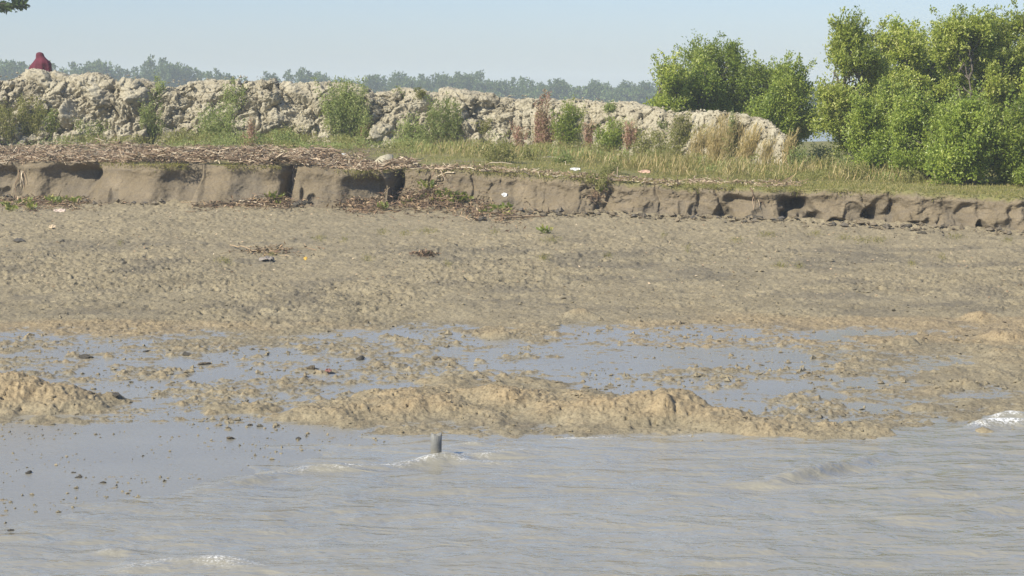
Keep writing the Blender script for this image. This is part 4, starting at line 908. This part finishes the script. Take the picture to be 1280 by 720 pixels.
def straw():
    out = []
    for a, b, n, d0, d1, hz in [(-40, 460, 9500, .35, 10.5, .12), (-40, 350, 6000, .3, 4.5, .16), (340, 520, 2200, .35, 4.5, .08), (370, 430, 900, 1, 4, .22), (520, 850, 1500, .3, 2.2, .03), (860, 1000, 450, .8, 3.2, .05)]:
        px = RNG.uniform(a, b, n); x = cliffx(px); d = d0 + (d1 - d0) * RNG.random(n) ** 1.2; y = Yc(x) + .25 + lip_off(x) * ss(3, .5, d) + d - .1
        x = x * (y / Yc(x)); y = Yc(x) + .25 + lip_off(x) * ss(3, .5, d) + d - .1
        k = (fbm2(x * 1.1, y * .8, 3, 431) + .3 * RNG.normal(size=n) > -.35); x, y, d = x[k], y[k], d[k]; m = len(x)
        near = ss(.2, .9, d); z = Zt(x) * (1 - near) + zter(x, y) * near + RNG.random(m) ** 1.5 * hz * (1 + .8 * fbm2(x * 1.5, y, 2, 435))
        k9 = RNG.random(m) < np.clip(1.25 - d / 8, .25, 1); x, y, d, z = x[k9], y[k9], d[k9], z[k9]; m = len(x)
        D = np.stack([RNG.normal(size=m) + .6 * np.sign(RNG.normal(size=m)), RNG.normal(size=m) * .6, RNG.normal(size=m) * .22], 1)
        z = z + .20 * (hz > .06) * ss(-.1, .5, fbm2(x * .7, y * .5, 3, 437)); L = .05 + RNG.random(m) ** 2.6 * .5; out.append(sticks(np.stack([x, y, z + .012], 1), D, L, RNG.uniform(.010, .032, m)))
        k = RNG.random(m) < .75; mm = k.sum(); LL = RNG.uniform(.05, .14, mm); lv = leaves(np.stack([x, y, z + .02], 1)[k], RNG.normal(size=(mm, 3)) * [1, 1, .4], LL, LL * .35)
        out.append(lv)
    return catarr(out)
V, Fc, r = straw(); obj('straw_drift', mesh('straw_drift', V, Fc, {'rnd': r}, False, [M_STRAW]), kind='stuff', label='drift line of dead reeds and straw along the bank edge')
# brown plant litter at the cliff foot
def litter():
    out = []
    for a, b, n, py0, py1, hz in [(-10, 115, 600, 248, 262, .07), (235, 310, 120, 252, 262, .04), (300, 372, 380, 250, 262, .12), (425, 490, 520, 252, 268, .16), (490, 580, 850, 244, 266, .24), (560, 660, 420, 256, 276, .12), (290, 380, 110, 309, 320, .03), (520, 550, 60, 316, 321, .02), (735, 760, 60, 240, 250, .05)]:
        p = []
        for i in range(n):
            px = random.gauss((a + b) / 2, (b - a) / 3.6); py = random.gauss((py0 + py1) / 2 + (6 if a == 560 and px > 620 else 0), (py1 - py0) / 3.5)
            h_ = hit(px, py, (o_mud, o_bank))
            if h_: q = h_[0]; p.append((q.x, q.y - .02, q.z + random.random() ** 1.5 * hz + .01))
        P = np.array(p); m = len(P); LL = RNG.uniform(.04, .15, m); out.append(leaves(P, RNG.normal(size=(m, 3)) * [1, 1, .6], LL, LL * .4))
        m2 = m // 2; out.append(sticks(P[:m2], RNG.normal(size=(m2, 3)) * [1.4, .7, .3], RNG.uniform(.06, .4, m2), RNG.uniform(.008, .02, m2)))
    for k in range(450):  # stray scraps over the upper flat
        pass
    return catarr(out)
V, Fc, r = litter(); obj('plant_litter', mesh('plant_litter', V, Fc, {'rnd': r}, False, [M_ROT]), kind='stuff', label='rotting brown water plants heaped at the cliff foot')
P = []
for k in range(1100):
    py = 250 + 110 * random.random() ** 1.6; h_ = hit(random.uniform(0, 1280), py + 14, (o_mud,))
    if h_: P.append(h_[0][:])
P = np.array(P); m = len(P); LL = RNG.uniform(.02, .08, m); V, Fc, r = catarr([leaves(P + [0, 0, .01], RNG.normal(size=(m, 3)) * [1, 1, .3], LL, LL * .5)])
obj('leaf_scraps', mesh('leaf_scraps', V, Fc, {'rnd': r * .8 + .1}, False, [M_STRAW]), kind='stuff')
# sprouts of grass on the flat
TUFT = [(460, 323, 8), (478, 290, 9), (535, 289, 14), (690, 300, 14), (618, 290, 7), (505, 292, 8), (1080, 300, 20), (1055, 297, 10), (1020, 292, 10), (960, 293, 14), (920, 300, 10), (1178, 322, 5), (1195, 296, 12), (1260, 300, 8), (280, 326, 12), (150, 305, 4), (760, 320, 6), (975, 332, 10), (1000, 333, 6), (830, 294, 5), (400, 298, 10), (1100, 300, 10), (860, 312, 5), (340, 318, 10), (680, 322, 10), (560, 330, 5), (430, 300, 6), (1140, 330, 6)]
out = []
for px, py, w in TUFT:
    for k in range(w * 16):
        h_ = hit(random.gauss(px, w * .5), random.gauss(py, 2.2), (o_mud,))
        if h_: out.append(h_[0][:])
P = np.array(out); m = len(P); LL = RNG.uniform(.02, .07, m); V, Fc, r = leaves(P, RNG.normal(size=(m, 3)) * .5 + [0, 0, .8], LL, LL * .16)
obj('sprouting_grass', mesh('sprouting_grass', V, Fc, {'rnd': r}, False, [M_GRASS]), kind='stuff')

# ------------------------------------------------------------------ water hyacinth plants at the cliff foot
def spoon(P, D, L, Wd):
    """rounded paddle leaves on stalks, each a 6-gon folded as two quads"""
    N = len(P); D = D / np.linalg.norm(D, axis=1)[:, None]; s = np.cross(D, RNG.normal(size=(N, 3)) * .4 + [0, -1, .3]); s /= np.linalg.norm(s, axis=1)[:, None]; n = np.cross(s, D); L = L[:, None]; W2 = Wd[:, None]
    pts = [P, P + s * .006, P + D * L * .5 + s * .006, P + D * L * .5 - s * .0]      # stalk
    bl = P + D * L * .5; V = [*pts, bl, bl + D * L * .22 + s * W2 * .5 + n * W2 * .1, bl + D * L * .5, bl + D * L * .22 - s * W2 * .5 + n * W2 * .1]
    V = np.stack(V, 1).reshape(-1, 3); Fc = (np.array([(0, 1, 2, 3), (4, 5, 6, 7)])[None] + 8 * np.arange(N)[:, None, None]).reshape(-1, 4); return V, Fc, np.repeat(RNG.random(N), 8)
HY = []
for k in range(4):
    m = 26; a = RNG.random(m) * 6.28; D = np.stack([np.cos(a) * .7, np.sin(a) * .7, RNG.uniform(.35, 1.2, m)], 1); P = RNG.normal(size=(m, 3)) * [.05, .05, .005]
    V, Fc, r = spoon(P, D, RNG.uniform(.14, .30, m), RNG.uniform(.06, .10, m)); HY.append(mesh('leaves', V, Fc, {'rnd': r}, False, [M_HYA]))
cr = mesh('root_crown', *catarr([sticks(RNG.normal(size=(14, 3)) * [.05, .05, .01], RNG.normal(size=(14, 3)) * [1, 1, .3], RNG.uniform(.06, .16, 14), np.full(14, .012))])[:2], None, False, [M_ROT])
hyp = None
HYS = [(8, 258), (22, 256), (38, 262), (34, 256), (62, 252), (70, 256), (80, 252), (94, 254), (340, 250), (350, 248), (346, 256), (500, 250), (506, 256), (536, 238), (545, 242), (552, 246), (560, 246), (566, 250), (575, 248), (586, 252), (528, 250), (515, 254), (610, 262), (622, 266), (634, 270), (630, 264), (570, 256), (548, 254), (682, 292), (606, 268), (480, 262), (15, 264), (752, 240)]
for i, (px, py) in enumerate(HYS):
    h_ = hit(px, py, (o_mud, o_bank))
    if hyp is None:
        hyp = thing('water_hyacinth', '', 'water plant', (0, 0, 0)); obj('leaves', HY[0], hyp); obj('root_crown', cr, hyp); o = hyp
    else:
        o = copy_tree(hyp); o.children[0].data = HY[i % 4] if 'leaves' in o.children[0].name else o.children[0].data
    o.location = h_[0]; sc = random.uniform(.6, 1.15) * (1.35 if px in (536, 552) else 1); o.scale = (sc,) * 3; o.rotation_euler = (0, 0, random.uniform(0, 6.28))
    if px == 682: o['label'] = 'single dark green water plant stranded alone on the flat'; 
    elif px == 752: o['label'] = 'yellow water plant caught on the middle of the cliff'
    else:
        sec = 0 if px < 200 else (1 if px < 400 else 2); o['label'] = ['yellow green stranded water plant under the left overhang of the bank', 'yellow green stranded water plant below the narrow dark slot', 'yellow green stranded water plant in the heap of brown litter at the cliff foot'][sec]; o['group'] = ['water plants under the left overhang', 'water plants below the slot', 'water plants in the litter heap'][sec]

# ------------------------------------------------------------------ single reed stalks, hanging roots, litter
def stalk(label, a, b, r=.018, sag=.05, mat=M_STRAW, name='reed_stalk', cat='reed stalk'):
    A = hit(*a); B = hit(*b)
    if not (A and B): return
    A, B = A[0] + Vector((0, -.03, .05)), B[0] + Vector((0, -.03, .05)); p = arc((0, 0, 0), B - A, sag, 8, .03)
    me = tubes_mesh(name, [(p, np.linspace(r, r * .6, 8))], mat, 6); me.attributes['rnd'].data.foreach_set('value', np.full(len(me.vertices), .93, dtype=np.float32)); thing(name, label, cat, A, 0, None, me)
stalk('pale straight reed stalk lying on the debris above the slot', (298, 194), (326, 211), .016)
stalk('long pale stalk lying at the lip right of the flat slab', (612, 206), (640, 207), .018)
stalk('pale stalk leaning in the grass left of the olive weed mass', (519, 181), (555, 190), .013)
stalk('long thin stalk drooping over the laid back cliff', (568, 218), (545, 224), .02, .1)
stalk('thin diagonal stalk in the grass below the small grey stone', (690, 198), (712, 208), .012)
stalk('long brown stalk at the foot of the cliff beside the last water plants', (618, 276), (676, 273), .03, .02, M_ROT)
stalk('pale stalk on the debris near the left edge', (4, 196), (38, 192), .015)
stalk('pale stalk lying left of the wide green weed patch on the debris', (160, 190), (196, 196), .014)
stalk('cut pale stick lying on dry mud under the slot', (300, 253), (332, 259), .015)
stalk('orange brown stick at the left of the plastic sheet', (288, 309), (322, 316), .013, .02, M_ROT)
# upright white stake in debris
A = hit(346, 196)[0]; me = tubes_mesh('wooden_stake', [(np.array([(0, 0, -.05), (-.02, 0, .12), (-.05, .02, .27)]), [.02, .018, .014])], M_STRAW, 6); me.attributes['rnd'].data.foreach_set('value', np.full(len(me.vertices), 1.0, dtype=np.float32)); thing('wooden_stake', 'short pale stake sticking up out of the straw', 'stake', A, 0, None, me)
def hanging(px, top, bot, n, label, w=8):
    A = hit(px, top)[0]; s = mpx(A.y); root = []
    for i in range(n):
        dx = (random.random() - .3) * w * s; L = (bot - top) * s * random.uniform(.6, 1.05)
        root.append((arc((random.gauss(0, .04), .1, .05), (dx, -.22 - random.random() * .2, -L), .12, 9, .05) + np.array([0, -.02, 0]), np.linspace(.014, .006, 9)))
    me = tubes_mesh('hanging_roots', root, M_STRAW, 5); thing('hanging_roots', label, 'roots', A, 0, None, me)
hanging(26, 205, 245, 7, 'brown stems drooping over the bank near the left edge', 16)
hanging(366, 208, 250, 6, 'pale stems hanging down into the dark slot of the bank', 10)
hanging(548, 212, 224, 8, 'brown roots trailing from the lip right of the flat slab', 40)
hanging(940, 238, 262, 4, 'bent dry straws hanging over the bank above the fallen block', 24)
# flat slab on the edge of the bank
M_SLAB = mat_plain('slab', (.40, .36, .25), .85, .15, 5, .02)
bm = bmesh.new(); pts = [(-.34, -.14), (-.20, -.26), (.05, -.25), (.30, -.10), (.40, .16), (.22, .26), (-.08, .22), (-.30, .06)]
vb = [bm.verts.new((x, y, 0)) for x, y in pts]; vt = [bm.verts.new((x * .97, y * .97, .10)) for x, y in pts]
bm.faces.new(vb[::-1]); bm.faces.new(vt)
for i in range(8): bm.faces.new((vb[i], vb[(i + 1) % 8], vt[(i + 1) % 8], vt[i]))
bmesh.ops.bevel(bm, geom=bm.edges[:], offset=.022, segments=2, affect='EDGES'); me = bpy.data.meshes.new('stone_slab'); bm.to_mesh(me); bm.free(); me.materials.append(M_SLAB)
for p in me.polygons: p.use_smooth = True
q = hit(480, 206)[0]; o = thing('stone_slab', 'flat tilted beige slab poking over the bank edge above the water plants', 'slab', (q.x, q.y, q.z + .10), 0, None, me); o.rotation_euler = (.45, -.22, .25); o.scale = (.82, .9, .85)
# litter
M_WHITE = mat_plain('white_plastic', (.55, .55, .53), .6, .15, 4); M_GREY = mat_plain('grey_plastic', (.24, .21, .18), .85, .12, 2, .02); M_RED = mat_plain('red_scrap', (.20, .09, .07), .7, .2, 4)
def scrap(label, px, py, w, h, mat, seed, name='plastic_scrap', cat='litter', tilt=.6, lift=.03):
    rg = np.random.default_rng(seed); q = hit(px, py); s = mpx(q[0].y); n = 14; g = np.linspace(-1, 1, n); X, Y = np.meshgrid(g, g); R = np.maximum(np.abs(X), np.abs(Y)); k = 1 / np.maximum(1e-6, np.hypot(X, Y) / np.maximum(R, 1e-6))
    x = X * k * (1 + .25 * n2(X * 1.5 + seed, Y * 1.5, 3)); y = Y * k * (1 + .25 * n2(X * 1.5, Y * 1.5 + seed, 4)); z = .30 * fbm2(x * 2.2 + seed, y * 2.2, 3, 9) + .10
    top = np.stack([x * w * s / 2, y * h * s / 2 * 1.0, z * min(w, h) * s], -1); nT = n * n
    i = np.arange(nT).reshape(n, n); Fa = np.stack([i[:-1, :-1], i[:-1, 1:], i[1:, 1:], i[1:, :-1]], -1).reshape(-1, 4)
    bot = top - [0, 0, .006]; ring = np.concatenate([i[0, :], i[1:, -1], i[-1, -2::-1], i[-2:0:-1, 0]]); r2 = np.roll(ring, -1); Fs = np.stack([ring, ring + nT, r2 + nT, r2], -1)
    me = mesh(name, np.concatenate([top.reshape(-1, 3), bot.reshape(-1, 3)]), np.concatenate([Fa, Fa[:, ::-1] + nT, Fs]), None, True, [mat])
    o = thing(name, label, cat, q[0] + Vector((0, 0, lift)), 0, None, me); o.rotation_euler = (tilt, 0, random.uniform(-.3, .3)); return o
scrap('white crumpled scrap on the straw above the left rounded bank', 122, 193, 9, 6, M_WHITE, 1); scrap('small white scrap left of a bigger one on the straw', 101, 192, 4, 5, M_WHITE, 2); scrap('tiny white scrap behind two others on the straw', 98, 183, 4, 4, M_WHITE, 3)
scrap('crumpled greenish white bag in the straw right of the stake', 394, 190, 18, 8, M_GREY, 4, 'plastic_bag', 'plastic bag'); scrap('white paper scrap hanging right under the flat slab', 477, 213, 5, 6, M_WHITE, 5, tilt=1.2); scrap('white shard on the laid back cliff face', 631, 245, 8, 6, M_WHITE, 6, tilt=.9)
scrap('small white scrap in the straw left of the slab', 430, 194, 8, 4, M_WHITE, 7); scrap('grey plastic sheet half buried in the dry mud', 332, 326, 20, 16, M_GREY, 8, 'plastic_sheet', 'plastic sheet', .15, .02); scrap('dull red scrap lying in the pool clods', 410, 466, 9, 7, M_RED, 9, tilt=.4)
scrap('whitish scrap beside pale straw on the grass shelf under the dark bush', 719, 213, 14, 6, M_WHITE, 10); scrap('pinkish flat husk at the bank edge right of the hanging weed', 806, 216, 14, 8, mat_plain('husk', (.5, .33, .25), .8, .2, 5), 11, 'dry_husk', 'husk'); scrap('pinkish dry leaf lying under the left rounded bank', 75, 265, 14, 7, mat_plain('pale_leaf', (.50, .40, .33), .8, .2, 5), 12, 'dry_leaf', 'leaf', .6)
scrap('small yellow leaf on dry mud right of the grey sheet', 382, 325, 5, 6, mat_plain('yellow_leaf', (.5, .33, .06), .7, .1, 5), 13, 'dry_leaf', 'leaf'); scrap('pale leaf lying alone on the left of the flat', 66, 285, 9, 7, mat_plain('tan_leaf', (.48, .38, .25), .8, .1, 5), 14, 'dry_leaf', 'leaf')

# ------------------------------------------------------------------ the pipe standing in the river edge
def pipe():
    x, y = gz(545, 570, 0); ro = .062; ri = .052; zt = 28 * mpx(y) ; zb_ = -.5; seg = 40
    an = np.arange(seg) * 2 * np.pi / seg; jag = .012 * np.sin(an * 2 + .6) + .010 * (RNG.random(seg) - .5)
    rings = [(ro, np.full(seg, zb_)), (ro, np.full(seg, 0.0)), (ro, np.full(seg, zt * .6)), (ro, zt + jag), (ri, zt + jag + .001), (ri, np.full(seg, zb_))]
    V = np.stack([np.stack([r * np.cos(an), r * np.sin(an), z], -1) for r, z in rings], 0).reshape(-1, 3); i = np.arange(len(V)).reshape(len(rings), seg); j = np.roll(i, -1, 1)
    m = NT('weathered_pipe'); P = m.objc(); g = m.n('ShaderNodeSeparateXYZ'); m.l(P, g.inputs[0])
    c = m.ramp(m.noise(P, 14, 5, .6), [(.3, (.12, .12, .11)), (.7, (.20, .20, .185))]); low = m.math('SUBTRACT', 1, m.math('MULTIPLY', m.math('ADD', g.outputs[2], m.math('MULTIPLY', m.noise(P, 20), .06)), 7), clamp=True)
    c = m.mix(low, c, (.20, .175, .12)); m.set(Base_Color=c, Roughness=.6, Normal=m.bump(m.noise(P, 60, 4), .003))
    me = mesh('plastic_pipe', V, np.stack([i[:-1], j[:-1], j[1:], i[1:]], -1).reshape(-1, 4), None, True, [m.m])
    o = thing('pipe_stub', 'grey pipe stub standing upright in the water where a wave curls round it', 'pipe', (x, y, 0), .4, None, me); o.rotation_euler = (0, math.radians(1), 0)
pipe()

# ------------------------------------------------------------------ seated person in a maroon shawl
def person():
    Y = 76.4; c = gy(52, 86, Y); z0 = gy(52, 66.5, Y).z - .80        # seat height so that the head tops out at the photo's row
    root = thing('person', 'person in a maroon shawl sitting on the clay embankment with head covered', 'person', (c.x, Y, z0), math.radians(158))
    # body faces local +X..; one continuous skinned figure, knees drawn up, arms round the knees
    jo = [((0, 0, .05), .13), ((0, 0, .22), .12), ((.03, 0, .40), .125), ((.05, 0, .50), .07), ((.06, 0, .575), .05), ((.08, 0, .66), .075), ((.085, 0, .72), .068)]
    bones = [(i, i + 1) for i in range(6)]
    for s in (-1, 1):
        n = len(jo); jo += [((.05, .12 * s, .02), .085), ((.24, .13 * s, .24), .068), ((.38, .12 * s, .36), .055), ((.40, .11 * s, .16), .045), ((.42, .10 * s, -.06), .036), ((.52, .10 * s, -.09), .034), ((.58, .10 * s, -.10), .025)]
        bones += [(0, n), (n, n + 1), (n + 1, n + 2), (n + 2, n + 3), (n + 3, n + 4), (n + 4, n + 5), (n + 5, n + 6)]
        n = len(jo); jo += [((.05, .17 * s, .46), .055), ((.12, .22 * s, .30), .042), ((.25, .20 * s, .22), .034), ((.40, .07 * s, .27), .027), ((.45, .02 * s, .28), .024)]
        bones += [(2, n), (n, n + 1), (n + 1, n + 2), (n + 2, n + 3), (n + 3, n + 4)]
        for f in range(5):
            n2_ = len(jo); zf = .30 - .013 * f; ln = (.035, .05, .055, .05, .04)[f]
            jo += [((.47, .0 * s + (.018 if f == 0 else 0), zf), .009), ((.47 + ln * .5, -.02 * s, zf - .01), .008), ((.47 + ln * .4, -.045 * s, zf - .02), .007)]; bones += [(n + 4, n2_), (n2_, n2_ + 1), (n2_ + 1, n2_ + 2)]
    me = bpy.data.meshes.new('body'); me.from_pydata([j[0] for j in jo], bones, []); me.update(); tmp = bpy.data.objects.new('tmp_body', me); COL.objects.link(tmp)
    sk = tmp.modifiers.new('skin', 'SKIN')
    for i, j in enumerate(jo): me.skin_vertices[0].data[i].radius = (j[1], j[1]); me.skin_vertices[0].data[i].use_root = (i == 0)
    tmp.modifiers.new('sub', 'SUBSURF').levels = 2
    dg = bpy.context.evaluated_depsgraph_get(); ev = bpy.data.meshes.new_from_object(tmp.evaluated_get(dg)); bpy.data.objects.remove(tmp)
    sm = mat_plain('skin', (.22, .12, .075), .55, .1, 6); ev.materials.clear(); ev.materials.append(sm); ev.name = 'body'; b = obj('body', ev, root)
    # head with a face
    bm = bmesh.new(); bmesh.ops.create_uvsphere(bm, u_segments=28, v_segments=20, radius=1)
    for v in bm.verts:
        x, y, z = v.co; fx = .098 * x; fy = .076 * y * (1 - .22 * max(0, -z)); fz = .118 * z
        if x > .3: fx += .020 * math.exp(-((y / .16) ** 2 + ((z + .12) / .22) ** 2)) - .012 * (math.exp(-(((y - .38) / .2) ** 2 + ((z - .05) / .14) ** 2)) + math.exp(-(((y + .38) / .2) ** 2 + ((z - .05) / .14) ** 2))) + .006 * math.exp(-((y / .35) ** 2 + ((z + .45) / .07) ** 2))
        v.co = (fx, fy, fz)
    hme_ = bpy.data.meshes.new('head'); bm.to_mesh(hme_); bm.free(); hme_.materials.append(sm)
    for p in hme_.polygons: p.use_smooth = True
    hd = obj('head', hme_, b, (.09, 0, .70))
    # shawl: draped shell over head, shoulders, back and knees, open at the face
    na, nz = 64, 46; an = np.linspace(0, 2 * np.pi, na, endpoint=False); V = []
    zs = np.linspace(.845, -.10, nz)
    for z in zs:
        rx = np.interp(z, [-.10, .1, .30, .42, .50, .56, .62, .70, .78, .82, .845], [.50, .47, .42, .36, .30, .25, .20, .165, .14, .10, .005]); ry = np.interp(z, [-.10, .1, .30, .42, .50, .56, .62, .70, .78, .82, .845], [.36, .33, .30, .29, .25, .19, .14, .13, .12, .09, .005])
        cx = np.interp(z, [-.10, .1, .30, .42, .50, .60, .70, .845], [.10, .08, .04, .0, -.01, .02, .06, .07])
        fold = 1 + (.035 * np.sin(an * 9 + 3 * z) + .03 * np.sin(an * 5 - 6 * z) + .02 * np.sin(an * 17 + 9 * z)) * (1 if z < .55 else .35)
        dent = np.where((z > .60) & (z < .78), .04 * np.exp(-(np.minimum(an, 2 * np.pi - an) / .45) ** 2), 0)
        V.append(np.stack([cx + (rx * fold - dent) * np.cos(an), ry * fold * np.sin(an), np.full(na, z)], -1))
    V = np.concatenate(V); i = np.arange(na * nz).reshape(nz, na); j = np.roll(i, -1, 1); Fc = np.stack([i[:-1], i[1:], j[1:], j[:-1]], -1).reshape(-1, 4)
    cen = V[Fc].mean(1); aa = np.abs(np.arctan2(cen[:, 1], cen[:, 0] - .07)); keep = ~((aa < .5) & (cen[:, 2] > .615) & (cen[:, 2] < .775)); Fc = Fc[keep]
    sh = mesh('shawl', V, Fc, None, True, [mat_plain('maroon_cloth', (.10, .008, .022), .85, .3, 9, .015)])
    so_ = obj('shawl', sh, root); md = so_.modifiers.new('thick', 'SOLIDIFY'); md.thickness = .008
person()
